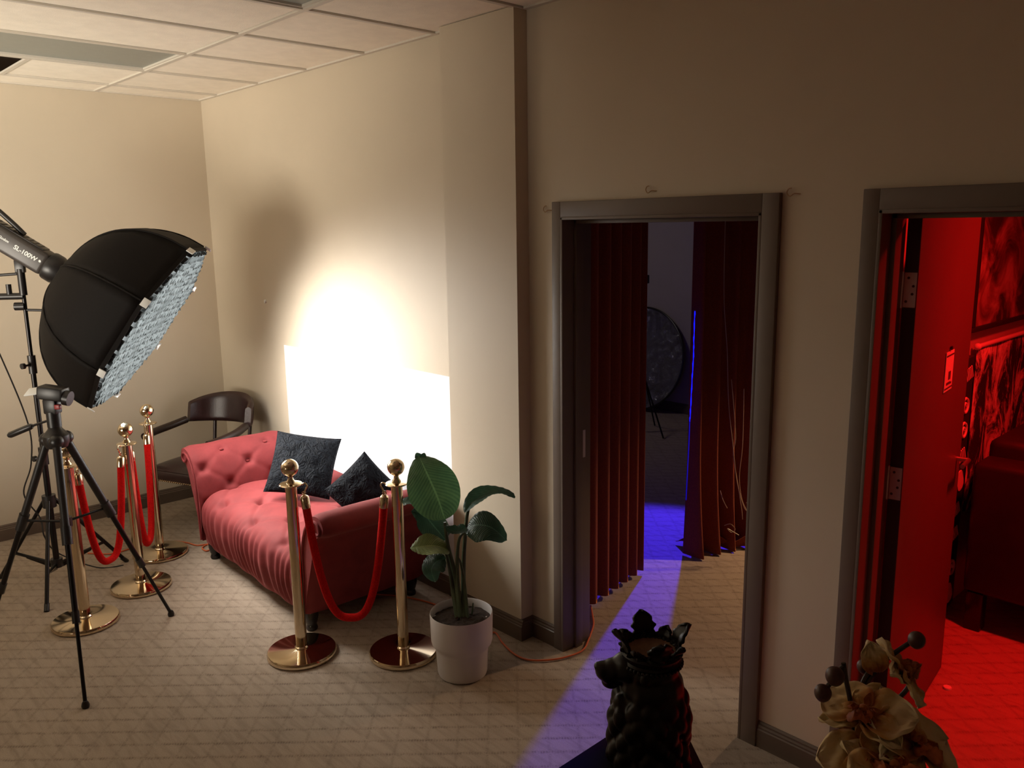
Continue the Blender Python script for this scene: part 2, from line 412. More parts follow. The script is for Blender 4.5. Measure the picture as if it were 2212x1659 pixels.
# back rooms
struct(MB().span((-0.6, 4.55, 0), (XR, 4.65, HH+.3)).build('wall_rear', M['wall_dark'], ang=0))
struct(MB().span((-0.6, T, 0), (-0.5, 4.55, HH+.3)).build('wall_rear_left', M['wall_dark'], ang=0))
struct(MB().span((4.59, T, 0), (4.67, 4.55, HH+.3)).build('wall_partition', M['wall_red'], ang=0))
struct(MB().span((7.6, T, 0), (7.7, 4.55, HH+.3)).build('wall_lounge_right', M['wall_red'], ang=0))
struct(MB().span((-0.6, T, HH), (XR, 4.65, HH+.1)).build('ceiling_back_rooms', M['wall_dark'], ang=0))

# suspended ceiling: grid bars and lay-in tiles
ceil = struct(MB().span((-0.1, YF, HH+.28), (XR, T, HH+.36)).build('ceiling', M['plenum'], ang=0), 'suspended ceiling of off-white tiles in a thin grid')
S = 0.6096; XO = 0.315
xs = [0.0]+[XO+S*i for i in range(14) if XO+S*i < XR]+[XR]
ys = [0.0, -0.72]
while ys[-1]-1.2192 > YF: ys.append(ys[-1]-1.2192)
ys.append(YF)
fix_cells = {(2, 1), (5, 1), (9, 1), (5, 3), (9, 3), (2, 3)}
tile_cache = {}
def tile(x0, x1, y0, y1):
    key = (round(x1-x0, 3), round(y0-y1, 3))
    if key not in tile_cache:
        sx, sy = key[0]-0.022, key[1]-0.022
        me = MB().box((0, 0, 0.008), (sx, sy, 0.016), None, 0.004, 1).mesh('ceiling_tile'); me.materials.append(M['tile']); tile_cache[key] = me
    piece('ceiling_tile', tile_cache[key], ceil, V(((x0+x1)/2, (y0+y1)/2, HH+0.004))-ceil.location)
def barx(x0, x1, y):
    piece('grid_bar', MB().box((0, 0, 0), (x1-x0, 0.024, 0.010)).mesh('grid_bar', ang=0), ceil, V(((x0+x1)/2, y, HH))-ceil.location).data.materials.append(M['bar'])
def bary(x, y0, y1):
    piece('grid_bar', MB().box((0, 0, 0), (0.024, abs(y1-y0), 0.009)).mesh('grid_bar', ang=0), ceil, V((x, (y0+y1)/2, HH-0.0007))-ceil.location).data.materials.append(M['bar'])
for i in range(len(xs)-1):
    for j in range(len(ys)-1):
        if (i, j) in fix_cells: continue
        x0, x1, y0, y1 = xs[i], xs[i+1], ys[j], ys[j+1]
        if (i, j) == (1, 1):                     # half tile, then a missing one
            tile(x0, x1, y0, y0-0.6096); barx(x0, x1, y0-0.6096); continue
        tile(x0, x1, y0, y1)
for y in ys[1:-1]: barx(0, XR, y)
for x in xs[1:-1]: bary(x, 0, YF)
bary(0.012, 0, YF); barx(0, XR, -0.012)
lab = {(2, 1): 'grey unlit ceiling light panel nearest the left wall corner', (5, 1): 'grey unlit ceiling light panel cut by the top edge of the picture'}
for (i, j) in fix_cells:
    if (i, j) not in lab: continue
    x0, x1, y0, y1 = xs[i]+.012, xs[i+1]-.012, ys[j]-.012, ys[j+1]+.012
    t = thing('ceiling_light', lab[(i, j)], 'ceiling light', ((x0+x1)/2, (y0+y1)/2, HH), group='unlit ceiling lights')
    m = MB()
    for a, b in (((x0, y0-.01), (x1, y0)), ((x0, y1), (x1, y1+.01)), ((x0, y1+.01), (x0+.01, y0-.01)), ((x1-.01, y1+.01), (x1, y0-.01))):
        m.span((*a, HH+.002), (*b, HH+.07))
    m.build('housing_frame', M['bar'], t, ang=0)
    m = MB().span((x0+.01, y1+.01, HH+.012), (x1-.01, y0-.01, HH+.018)); m.build('lens_panel', M['diff'], t, ang=0)
    MB().span((x0, y1, HH+.072), (x1, y0, HH+.10)).build('housing', M['bar'], t, ang=0)
for (i, j) in fix_cells:
    if (i, j) not in lab: tile(xs[i], xs[i+1], ys[j], ys[j+1])

# baseboards: moulded profile run along the walls
def baseboard(name, p0, p1, nrm, h=0.105):
    p0, p1, nrm = V(p0), V(p1), V(nrm)
    prof = [(0, 0), (.016, 0), (.016, h*.70), (.012, h*.74), (.012, h*.80), (.008, h*.86), (.008, h*.93), (.003, h), (0, h)]
    m = MB(); m.prism([p0+nrm*a+V((0, 0, z)) for a, z in prof], p1-p0)
    return struct(m.build(name, M['base'], ang=20))
baseboard('baseboard_left', (0, 0, 0), (0, YF, 0), (1, 0, 0))
baseboard('baseboard_back', (0, 0, 0), (PX0, 0, 0), (0, -1, 0))
baseboard('baseboard_pilaster', (PX0-.0, -PD, 0), (PX1+.016, -PD, 0), (0, -1, 0))
baseboard('baseboard_pilaster_side', (PX1, -PD, 0), (PX1, 0, 0), (1, 0, 0))
baseboard('baseboard_middle', (PX1, 0, 0), (D1[0]-.052, 0, 0), (0, -1, 0))
baseboard('baseboard_between_doors', (D1[1]+.066, 0, 0), (D2[0]-.055, 0, 0), (0, -1, 0))
baseboard('baseboard_rear', (-.5, 4.55, 0), (4.59, 4.55, 0), (0, -1, 0))

# steel door frames
def frame(name, D, cl, cr, label):
    t = thing(name, None, None, ((D[0]+D[1])/2, 0, 0)); struct(t, label)
    for side, x, c in ((-1, D[0], cl), (1, D[1], cr)):
        m = MB().span((x if side < 0 else x-.0, -.022, 0), (x+side*c, .0, DH+.065), .003)   # face
        m.span((x-.001 if side < 0 else x+.001, -.022, 0), (x-side*.012, T+.022, DH), .002)     # reveal lining
        m.build('jamb', M['trim'], t)
        MB().span((x-side*.012, .052, 0), (x-side*.028, .098, DH-.012), .002).build('door_stop', M['trim'], t)
        MB().span((x, T, 0), (x+side*c, T+.022, DH+.065), .003).build('rear_face', M['trim'], t)
    m = MB().span((D[0]-.0005, -.022, DH), (D[1]+.0005, 0, DH+.065), .003)
    m.span((D[0]-.0005, -.022, DH-.012), (D[1]+.0005, T+.022, DH+.001), .002)
    m.build('head', M['trim'], t)
    MB().span((D[0]+.012, .052, DH-.028), (D[1]-.012, .098, DH-.012), .002).build('door_stop', M['trim'], t)
    return t
f1 = frame('door_1', D1, .050, .066, 'brown steel door frame opening on the curtained room')
m = MB().span((D1[0]+.012, .102, 0.93), (D1[0]+.0135, .130, 1.06)); m.build('strike_plate', M['hinge'], f1, ang=0)
f2 = frame('door_2', D2, .053, .06, 'brown steel door frame opening on the red lounge')

# ================================================================== WHITE PANEL ON THE WALL
pn = MB(); pn.span((1.012, -.005, .105), (PX0+.02, -.0005, 1.226), .001)
tag(pn.build('white_panel', M['white']), 'large smooth white panel on the wall behind the red settee', 'panel')

# ================================================================== STUDIO LIGHT (stand + lamp + softbox)
SL = thing('studio_light', 'black octagonal softbox with a white grid on a light stand, tilted down', 'studio light', STAND)
m = MB().cyl(STAND+V((0, 0, .10)), STAND+V((0, 0, .78)), .0165); m.build('lower_pole', M['blackm'], SL)
MB().cyl(STAND+V((0, 0, .74)), STAND+V((0, 0, 1.30)), .0135).build('middle_pole', M['blackm'], SL)
MB().cyl(STAND+V((0, 0, 1.26)), STAND+V((0, 0, 1.80)), .0105).build('upper_pole', M['blackm'], SL)
for z, r in ((.76, .024), (1.28, .021)):
    k = MB().cyl(STAND+V((0, 0, z-.05)), STAND+V((0, 0, z+.05)), r).build('clamp_collar', M['black'], SL)
    mk = MB().cyl(STAND+V((0, 0, z)), STAND+V((.03, -.045, z)), .006).cyl(STAND+V((.03, -.045, z)), STAND+V((.036, -.06, z)), .016)
    mk.build('clamp_knob', M['black'], k)
ctop = .50
MB().cyl(STAND+V((0, 0, ctop-.04)), STAND+V((0, 0, ctop+.03)), .036).build('leg_collar', M['black'], SL)
MB().cyl(STAND+V((0, 0, .10)), STAND+V((0, 0, .15)), .032).build('strut_collar', M['black'], SL)
for k in range(3):
    a = math.radians(-23.8+120*k); d = V((math.cos(a), math.sin(a), 0))
    lg = MB().tube([STAND+d*.03+V((0, 0, ctop)), STAND+d*.385+V((0, 0, .012))], .011, 10).build('leg', M['blackm'], SL)
    MB().tube([STAND+d*.365+V((0, 0, .034)), STAND+d*.395+V((0, 0, .001))], .0135, 10).build('rubber_foot', M['black'], lg)
    MB().box(STAND+d*.11+V((0, 0, .125)), (.17, .012, .018), Matrix.Rotation(a, 3, 'Z') @ Matrix.Rotation(-.28, 3, 'Y')).tube([STAND+d*.025+V((0, 0, .12)), STAND+d*.27+V((0, 0, .165))], .009, 8).build('strut', M['blackm'], SL)
# bracket and tilt handle under the lamp
AXH = V((LAX.x, LAX.y, 0)).normalized(); SIDE = V((0, 0, 1)).cross(AXH).normalized(); LUP = LAX.cross(-SIDE).normalized()
if LUP.z < 0: LUP = -LUP
SLEFT = SIDE if SIDE.dot(RT) < 0 else -SIDE
b = MB().cyl(STAND+V((0, 0, 1.66)), STAND+V((0, 0, 1.80)), .020).box(STAND+V((0, 0, 1.815)), (.05, .03, .07), Matrix.Rotation(math.atan2(AXH.y, AXH.x), 3, 'Z'), .006)
b.build('tilt_bracket', M['black'], SL)
MB().cyl(STAND+V((0, 0, 1.775))-AXH*.02, STAND+V((0, 0, 1.765))-AXH*.20, .0075).build('tilt_handle', M['black'], SL)
MB().cyl(STAND+V((0, 0, 1.655)), STAND+V((0, 0, 1.655))-AXH*.12, .018).cyl(STAND+V((0, 0, 1.655))-AXH*.12, STAND+V((0, 0, 1.655))-AXH*.20, .007).cyl(STAND+V((0, 0, 1.655))-AXH*.07, STAND+V((0, 0, 1.72))-AXH*.07, .014).build('umbrella_socket', M['black'], SL)
MB().cyl(STAND+V((0, 0, 1.60)), STAND+V((0, 0, 1.60))-AXH*.05, .022).cyl(STAND+V((0, 0, 1.58)), STAND+V((.02, .03, 1.575))+AXH*.06, .007).build('stud_knob', M['black'], SL)
# lamp head: rounded square housing along the axis
FR = Matrix((LAX, SIDE, LUP)).transposed()           # columns: axis, side, up
lh = MB().box(LMP+LAX*-.02, (.40, .128, .128), FR, .024, 3)
LH = lh.build('lamp_head', M['grey'], SL)
MB().lathe([(.076, 0), (.080, .01), (.080, .05), (.070, .075), (.095, .085), (.095, .115), (.085, .12)], LMP+LAX*.175, 32, LAX).build('speed_ring', M['black'], SL)
hd = smoothcurve([LMP+LAX*-.20+LUP*.045, LMP+LAX*-.25+LUP*.085, LMP+LAX*-.20+LUP*.115, LMP+LAX*-.08+LUP*.095, LMP+LAX*.0+LUP*.074], 6)
MB().tube(hd, .014, 10).build('carry_handle', M['black'], LH)
MB().box(LMP+LAX*-.02+LUP*.065, (.30, .09, .006), FR, .002).build('top_vent', M['black'], LH)
for i in range(9): MB().box(LMP+LAX*(-.14+i*.03)+LUP*.069, (.006, .07, .003), FR).build('vent_slat', M['grey'], LH)
NEAR = -SIDE if (-SIDE).dot(CP-LMP) > 0 else SIDE     # side of the lamp that faces the room
for dx in (-.105, .150):
    MB().lathe([(.0, .004), (.006, .004), (.008, 0)], LMP+LAX*dx+NEAR*.0645+LUP*.01, 16, NEAR).build('screw', M['print'], LH)
def text(name, body, size, loc, xdir, updir, m, parent, ext=.0006):
    cu = bpy.data.curves.new(name, 'FONT'); cu.body = body; cu.size = size; cu.extrude = ext; cu.align_x = 'CENTER'; cu.align_y = 'CENTER'
    cu.offset = size*.022
    tmp = bpy.data.objects.new('tmp', cu); COL.objects.link(tmp); dg = bpy.context.evaluated_depsgraph_get()
    me = bpy.data.meshes.new_from_object(tmp.evaluated_get(dg)); bpy.data.objects.remove(tmp); me.name = name
    xd, ud = V(xdir).normalized(), V(updir).normalized(); R = Matrix((xd, ud, xd.cross(ud))).transposed()
    lo = origin(parent) if parent else V((0, 0, 0))
    for p in me.vertices: p.co = R @ p.co+V(loc)-lo
    me.materials.clear(); me.materials.append(m)
    o = bpy.data.objects.new(name, me); COL.objects.link(o); o.parent = parent; return o
text('lettering', 'SL-100W', .033, LMP+LAX*.070+NEAR*.0650+LUP*.006, LAX, LUP, M['print'], LH)
text('lettering', 'Godox', .019, LMP+LAX*-.052+NEAR*.0650+LUP*.012, LAX, LUP, M['print'], LH)
# softbox shell: eight curved panels between ribs
U1, U2 = SIDE, LUP
def octp(t, ang_i, rr, inner=0.0):
    a = math.radians(22.5+45*ang_i); return LMP+LAX*t+(U1*math.cos(a)+U2*math.sin(a))*rr
PROF = [(.26, .085), (.272, .15), (.30, .235), (.345, .325), (.41, .41), (.49, .475), (.58, .518), (.67, .540), (.76, LRAD)]
SB = bpy.data.objects.new('softbox', None); COL.objects.link(SB); SB.parent = SL; SB.location = MOUTH-STAND
for k in range(8):
    def pan(u, v, k=k):
        i = min(int(v*8), 7); t = v*8-i
        p, r = [PROF[i][q]+(PROF[i+1][q]-PROF[i][q])*t for q in (0, 1)]
        A, B = octp(p, k, r), octp(p, k+1, r)
        bulge = math.sin(PI*u)*math.sin(PI*min(v*1.15, 1))*.012
        mid = (A+B)/2-(LMP+LAX*p)
        return A+(B-A)*u+mid.normalized()*bulge
    solidify(MB().grid(pan, 8, 16).build('panel', M['fabric'], SB, ang=60), .003)
for k in range(8):
    path = [octp(p, k, r+.002) for p, r in PROF]
    MB().tube(smoothcurve(path, 3), .0045, 6).build('rib', M['fabric'], SB)
rim = MB()
for k in range(8):
    A, B = octp(.76, k, LRAD), octp(.76, k+1, LRAD); A2, B2 = octp(.782, k, LRAD-.002), octp(.782, k+1, LRAD-.002)
    A3, B3 = octp(.782, k, LRAD-.012), octp(.782, k+1, LRAD-.012); A4, B4 = octp(.76, k, LRAD-.03), octp(.76, k+1, LRAD-.03)
    rim.add([A, B, B2, A2, A3, B3, A4, B4], [(0, 1, 2, 3), (3, 2, 5, 4), (4, 5, 7, 6)])
rim.build('mouth_rim', M['fabric'], SB, ang=30)
for k in range(8):
    A = octp(.785, k, LRAD+.004); d = (octp(.8, k+1, LRAD)-octp(.8, k-1, LRAD)).normalized(); ro = (A-(LMP+LAX*.795)).normalized()
    MB().box(A, (.036, .045, .005), Matrix((LAX, d, ro)).transposed(), .001).build('hook_tab', M['print'], SB)
dm = MB(); pts = [octp(.735, k, LRAD-.02) for k in range(8)]; dm.add(pts, [tuple(range(8))]); dm.build('diffuser', M['diffuser'], SB, ang=0)
# fabric egg-crate grid clipped to the octagon
gm = MB(); ap = (LRAD-.013)*math.cos(PI/8)
def chord(pos, rot):
    # extents of a line at offset pos, direction rot, inside the octagon
    d = V((math.cos(rot), math.sin(rot))); n = V((-d.y, d.x)); lo, hi = -2, 2
    for k in range(8):
        a = math.radians(45*k); q = V((math.cos(a), math.sin(a))); c = q.dot(n)*pos; dd = q.dot(d)
        if abs(dd) < 1e-6:
            if c > ap: return None
        elif dd > 0: hi = min(hi, (ap-c)/dd)
        else: lo = max(lo, (ap-c)/dd)
    return (d, n, lo, hi) if hi > lo+.02 else None
for rot in (math.radians(0), math.radians(60), math.radians(120)):
    for i in range(-12, 13):
        pos = i*.042+.011; c = chord(pos, rot)
        if not c: continue
        d, n, lo, hi = c; st = 14
        P = lambda s, ax: LMP+LAX*ax+U1*(d.x*s+n.x*(pos+.004*math.sin(s*75+i)))+U2*(d.y*s+n.y*(pos+.004*math.sin(s*75+i)))
        vs = []; fs = []
        for q in range(st+1):
            s_ = lo+(hi-lo)*q/st; vs += [P(s_, .768), P(s_, .794+.004*math.sin(q*2.1+i))]
            if q: fs.append((2*q-2, 2*q, 2*q+1, 2*q-1))
        gm.add(vs, fs)
tag(gm.build('honeycomb_grid', M['grid'], SB, ang=0), 'pale blue-white fabric grid over the mouth', kind='stuff')
# power cable down the stand
cb = smoothcurve([LMP+LAX*-.215+LUP*-.03, STAND+V((-.16, -.22, 1.70)), STAND+V((-.10, -.13, 1.35)), STAND+V((-.03, -.05, .95)), STAND+V((-.03, -.06, .72)), STAND+V((-.05, -.11, .55)), STAND+V((-.03, -.05, .40)), STAND+V((.02, -.05, .30)), STAND+V((-.08, .03, .15)), STAND+V((-.05, .22, .012)), STAND+V((.02, .35, .008))], 8)
MB().tube(cb, .004, 6).build('power_cable', M['blackcord'], SL)

# ================================================================== CAMERA TRIPOD
TC = V((2.011, -1.68, 0))
TP = thing('camera_tripod', 'black video tripod with a pan handle in front of the softbox', 'tripod', TC)
feet = [V((2.483, -1.805, 0)), V((1.883, -1.209, 0)), V((1.667, -2.026, 0))]
apex = TC+V((0, 0, 1.06))
MB().cyl(TC+V((0, 0, .60)), TC+V((0, 0, 1.12)), .014).build('centre_column', M['blackm'], TP)
MB().lathe([(.02, 0), (.045, .005), (.055, .03), (.055, .06), (.03, .09), (.022, .12)], apex+V((0, 0, -.03)), 20).build('spider', M['black'], TP)
for k, f in enumerate(feet):
    d = (f-TC); d.z = 0; d.normalize(); top = apex+d*.045+V((0, 0, .0)); ft = f+V((0, 0, .014)); L = ft-top
    P = lambda t: top+L*t
    lg = MB().tube([P(0), P(.34)], [.0185, .0175], 12).build('upper_leg', M['black'], TP)
    MB().sphere(top+V((0, 0, .01)), .032, 14, 8).build('hinge_knuckle', M['black'], lg)
    MB().tube([P(.33), P(.40)], .023, 12).build('leg_lock', M['black'], lg)
    l2 = MB().tube([P(.38), P(.68)], .0125, 12).build('middle_leg', M['blackm'], TP)
    MB().tube([P(.655), P(.70)], .0165, 12).build('leg_lock', M['black'], l2)
    l3 = MB().tube([P(.69), P(1)], .0085, 10).build('lower_leg', M['blackm'], TP)
    MB().lathe([(.0, 0), (.015, .0), (.017, .010), (.014, .022), (.009, .03)], f, 14).build('rubber_foot', M['black'], l3)
    MB().tube([TC+V((0, 0, .68))+d*.015, P(.36)], .006, 8).build('brace', M['blackm'], TP)
MB().cyl(TC+V((0, 0, .655)), TC+V((0, 0, .70)), .026).build('brace_collar', M['black'], TP)
hb = MB().cyl(apex+V((0, 0, .07)), apex+V((0, 0, .14)), .030).box(apex+V((0, 0, .165)), (.062, .05, .07), Matrix.Rotation(.7, 3, 'Z'), .008)
HB = hb.build('pan_head', M['black'], TP)
hz = apex+V((0, 0, .225))
RHR = V((RT.x, RT.y, 0)).normalized()
MB().box(hz+RHR*.01, (.115, .075, .060), Matrix.Rotation(math.atan2(RHR.y, RHR.x), 3, 'Z') @ Matrix.Rotation(.15, 3, 'Y'), .010).build('camera_plate', M['black'], HB)
MB().cyl(hz+RHR*.06+V((0, 0, -.022)), hz+RHR*.085+V((0, 0, -.028)), .034).build('drag_knob', M['black'], HB)
MB().box(hz-RHR*.075+V((0, 0, .008)), (.07, .055, .006), Matrix.Rotation(math.atan2(RHR.y, RHR.x), 3, 'Z') @ Matrix.Rotation(.45, 3, 'X') @ Matrix.Rotation(-.15, 3, 'Y'), .002).build('quick_release_plate', M['print'], HB)
MB().box(apex+V((0, 0, .165))+RHR*.036-V((FW.x, FW.y, 0))*.02, (.026, .02, .022), Matrix.Rotation(.7, 3, 'Z'), .004).build('lock_lever', mat('red_plastic', (.32, .03, .03), .4), HB)
h0 = apex+V((0, 0, .10))-RHR*.02; h1 = apex+V((0, 0, .075))-RHR*.10; h2 = apex+V((0, 0, .03))-RHR*.215
MB().cyl(h0, h1, .0055, n=8).tube([h1, h1+(h2-h1)*.1, h2-(h2-h1)*.08, h2], [.010, .0145, .0145, .009], 12).build('pan_handle', M['black'], TP)

# ================================================================== STANCHIONS AND ROPES
def make_parts():
    P = {}
    P['base'] = (MB().lathe([(0, .0), (.156, .0), (.162, .006), (.162, .020), (.157, .027), (.030, .034), (.026, .036), (0, .036)], n=56), 'gold')
    P['pole'] = (MB().lathe([(.0, .03), (.032, .03), (.032, .04), (.0265, .046), (.0265, .842), (.0, .842)], n=28), 'gold')
    P['flange'] = (MB().lathe([(.0, .840), (.050, .840), (.053, .843), (.050, .847), (.020, .852), (.0, .852)], n=32), 'gold')
    P['neck'] = (MB().lathe([(.022, .850), (.020, .858), (.013, .868), (.011, .878), (.016, .888), (.0, .89)], n=24), 'gold')
    P['finial_ball'] = (MB().sphere((0, 0, .922), .040, 28, 18), 'gold')
    return {k: (v.mesh(k), m) for k, (v, m) in P.items()}
SP = make_parts()
for k, (me, m_) in SP.items(): me.materials.append(M[m_])
ST = {'A': (1.647, -1.557, 'brass stanchion post half hidden behind the camera tripod'), 'B': (1.403, -1.19, 'brass stanchion between two red ropes, beside the tripod leg'),
      'C': (0.985, -0.925, 'brass stanchion farthest back, in front of the leather armchair'), 'D': (2.729, -0.915, 'brass stanchion in front of the settee, red reflected in its base'),
      'E': (3.071, -0.569, 'brass stanchion next to the potted plant')}
stroot = {}
for k, (x, y, l) in ST.items():
    t = thing('stanchion', l, 'stanchion', (x, y, 0), 0.0, 'brass rope stanchions'); stroot[k] = t
    for n_, (me, m_) in SP.items(): piece(n_, me, t)
def rope(a, b, low, label, sa=0.052):
    A = V(ST[a][:2]+(.838,)); B = V(ST[b][:2]+(.838,)); d = (B-A); d.z = 0; d.normalize()
    a1 = A+d*.062+V((0, 0, -.055)); b1 = B-d*.062+V((0, 0, -.055)); L = (b1-a1).length
    t = thing('velvet_rope', label, 'rope', ((A+B)/2).to_tuple()[:2]+(low,), 0, 'red velvet ropes')
    n = 40; pts = []
    for i in range(n+1):
        u = i/n*2-1; z = low+.02+(a1.z-.03-low-.02)*(abs(u)**2.6*.72+u*u*.28)
        s_ = u*(1-.10*(1-abs(u))*abs(u)*2); off = .5+.5*u
        # hang close to the posts, then sweep to the bottom
        ww = math.copysign(abs(u)**.80, u); off = .5+.5*ww
        p = a1.lerp(b1, off); p.z = z; pts.append(p)
    MB().tube(pts, .0185, 14).build('rope', M['velrope'], t)
    for P0, s_, q in ((A, 1, pts[0]), (B, -1, pts[-1])):
        r_ = (q-pts[1 if s_ > 0 else -2]).normalized()
        MB().lathe([(.0205, -.02), (.0205, .028), (.017, .036), (.008, .042), (.0, .044)], q-r_*.004, 18, r_).build('end_cap', M['gold'], t)
        e = q+r_*.04; h = P0+d*s_*.050
        hk = MB().tube(smoothcurve([h+V((0, 0, .002)), h+d*s_*.014+V((0, 0, .010)), h+d*s_*.024+V((0, 0, -.004)), h+d*s_*.016+V((0, 0, -.020)), e], 6), .0036, 8)
        hk.tube([e+V((math.cos(w_)*.008*d.x, math.cos(w_)*.008*d.y, .006+.010*math.sin(w_))) for w_ in [2*PI*i/12 for i in range(12)]], .0028, 6, closed=True)
        hk.build('snap_hook', M['gold'], t)
    return t
rope('A', 'B', .235, 'red velvet rope hanging behind the camera tripod')
rope('B', 'C', .155, 'red velvet rope between the two stanchions near the leather armchair')
rope('D', 'E', .165, 'red velvet rope hanging in front of the settee arm by the plant')

# ================================================================== SETTEE
SO = thing('settee', 'rose red velvet button-tufted settee with two rolled arms', 'sofa', (1.93, -.42, 0), math.radians(-2.2))
def diamonds(x, y, a, b, dep, cre, sig=.05):
    """button dip + crease depth on a diamond lattice with half-steps a, b"""
    u, v = x/a, y/b
    # nearest lattice points where (i+j) even
    best = 9
    i0, j0 = round(u), round(v)
    for i in (i0-1, i0, i0+1):
        for j in (j0-1, j0, j0+1):
            if (i+j) % 2 == 0: best = min(best, math.hypot((u-i)*a, (v-j)*b))
    p, q = (u+v)/2, (u-v)/2
    dl = min(abs(p-round(p)), abs(q-round(q)))*min(a, b)*1.6
    return dep*math.exp(-(best/sig)**2)+cre*math.exp(-(dl/.016)**2)
# seat: profile from back to front, rolled over the front edge
SW = .655
sprof = smoothcurve([V((.33, .405, 0)), V((.10, .435, 0)), V((-.12, .445, 0)), V((-.28, .430, 0)), V((-.365, .365, 0)), V((-.385, .27, 0)), V((-.372, .17, 0)), V((-.350, .095, 0))], 12)
slen = [0]
for i in range(1, len(sprof)): slen.append(slen[-1]+(sprof[i]-sprof[i-1]).length)
def seatfn(u, v):
    s_ = v*slen[-1]; i = 0
    while i < len(slen)-2 and slen[i+1] < s_: i += 1
    t = (s_-slen[i])/max(1e-9, slen[i+1]-slen[i]); p = sprof[i].lerp(sprof[i+1], t); tn = (sprof[i+1]-sprof[i]).normalized(); n = V((tn.y, -tn.x, 0))
    if n.y < 0 and i < 10: n = -n
    n = V((-abs(tn.y) if tn.y < 0 else tn.y*-1, abs(tn.x), 0)) if False else V((tn.y, -tn.x, 0)) if (V((tn.y, -tn.x, 0)).dot(p-V((0, .2, 0))) > 0) else V((-tn.y, tn.x, 0))
    x = (u*2-1)*SW
    fr = max(0, min(1, (s_-.62)/.12))
    edge = 1-math.exp(-((1-abs(u*2-1))*SW/.035)**1.0)
    d = 0
    d += (1-fr)*diamonds(x, s_-.34, .20, .165, .042, .007, .034)
    d += fr*(.007*math.sin(x*95+3*math.sin(x*11)+2*mnoise.noise(V((x*9, s_*2, 0))))*(1-math.exp(-((s_-.62)/.1)**2)))*min(1, max(0, (slen[-1]-s_)/.05))
    d -= .010*mnoise.noise(V((x*7, s_*5, 1.3)))
    q = p-n*(d+(1-edge)*.035)
    return (x, q.x, q.y)
MB().grid(seatfn, 170, 110).build('seat_cushion', M['sofa'], SO, ang=80, local=True)
bmesh_button = MB().sphere((0, 0, 0), (.014, .014, .008), 12, 8).mesh('button'); bmesh_button.materials.append(M['sofa'])
def frame_part():
    m = MB().box((0, -.02, .20), (1.33, .66, .21), None, .02); return m
frame_part().build('seat_base', M['sofa'], SO, local=True)
# buttons on the seat
for i in range(-3, 4):
    for j in range(-2, 2):
        if (i+j) % 2: continue
        x = i*.20; s_ = .34+j*.165
        if abs(x) > SW-.06 or s_ > .60 or s_ < .05: continue
        q = seatfn((x/SW+1)/2, s_/slen[-1]); piece('button', bmesh_button, SO, (q[0], q[1], q[2]+.006))
# arms
aprof = smoothcurve([V((-.012, .30, 0)), V((-.004, .42, 0)), V((.020, .52, 0)), (V((.065, .605, 0))), V((.120, .655, 0)), V((.180, .676, 0)), V((.232, .668, 0)), V((.262, .632, 0)), V((.258, .592, 0)), V((.226, .566, 0)), V((.190, .545, 0)), V((.150, .47, 0)), V((.105, .35, 0)), V((.060, .22, 0)), V((.025, .11, 0))], 6)
alen = [0]
for i in range(1, len(aprof)): alen.append(alen[-1]+(aprof[i]-aprof[i-1]).length)
AD = .365
def armfn(sgn):
    def fn(u, v):
        s_ = v*alen[-1]; i = 0
        while i < len(alen)-2 and alen[i+1] < s_: i += 1
        t = (s_-alen[i])/max(1e-9, alen[i+1]-alen[i]); p = aprof[i].lerp(aprof[i+1], t); tn = (aprof[i+1]-aprof[i]).normalized(); n = V((-tn.y, tn.x, 0))
        y = -AD+u*(2*AD-.02)
        ins = max(0, 1-max(0, s_-.30)/.14) if s_ > .30 else 1.0
        d = ins*diamonds(y+.02, s_-.27, .145, .115, .036, .005, .028)
        edge = math.exp(-((y+AD)/.03)**2)*.012+math.exp(-((AD-.02-y)/.03)**2)*.012
        d += edge-.007*mnoise.noise(V((y*7, s_*6, sgn*3.1)))
        # rear of the arm drops a little
        drop = max(0, (y-.18)/.17)**2*.05*max(0, (p.y-.3)/.38)
        q = p-n*d
        return (sgn*(SW+q.x), y, q.y-drop)
    return fn
for sgn in (-1, 1):
    fn = armfn(sgn); m = MB(); m.grid(fn, 90, 96)
    nv, nu = 96, 90
    front = [fn(0, j/nv) for j in range(nv+1)]; back = [fn(1, j/nv) for j in range(nv+1)]
    A = m.build('arm', M['sofa'], SO, ang=70, local=True)
    mf = MB(); mf.add(front, [tuple(range(nv+1))]); mf.build('arm_front', M['sofa'], A, ang=0, local=True)
    mf = MB(); mf.add(back, [tuple(reversed(range(nv+1)))]); mf.build('arm_rear', M['sofa'], A, ang=0, local=True)
    # piped scroll on the front of the arm
    sc = smoothcurve([V((sgn*(SW+x), -AD-.004, z)) for x, z in ((.02, .12), (.03, .32), (.035, .45), (.07, .555), (.125, .62), (.185, .640), (.225, .622), (.225, .590), (.190, .582), (.160, .60), (.165, .622))], 5)
    MB().tube(sc, .007, 8).build('piping', M['sofa'], A, local=True)
    for j in (0, 1):
        for i in range(-2, 3):
            if (i+j) % 2: continue
            y = i*.145-.02; s_ = .27+j*.115
            if abs(y) > AD-.08: continue
            q = fn((y+AD)/(2*AD-.02), s_/alen[-1]); piece('button', bmesh_button, SO, (q[0]-sgn*.004, q[1], q[2]))
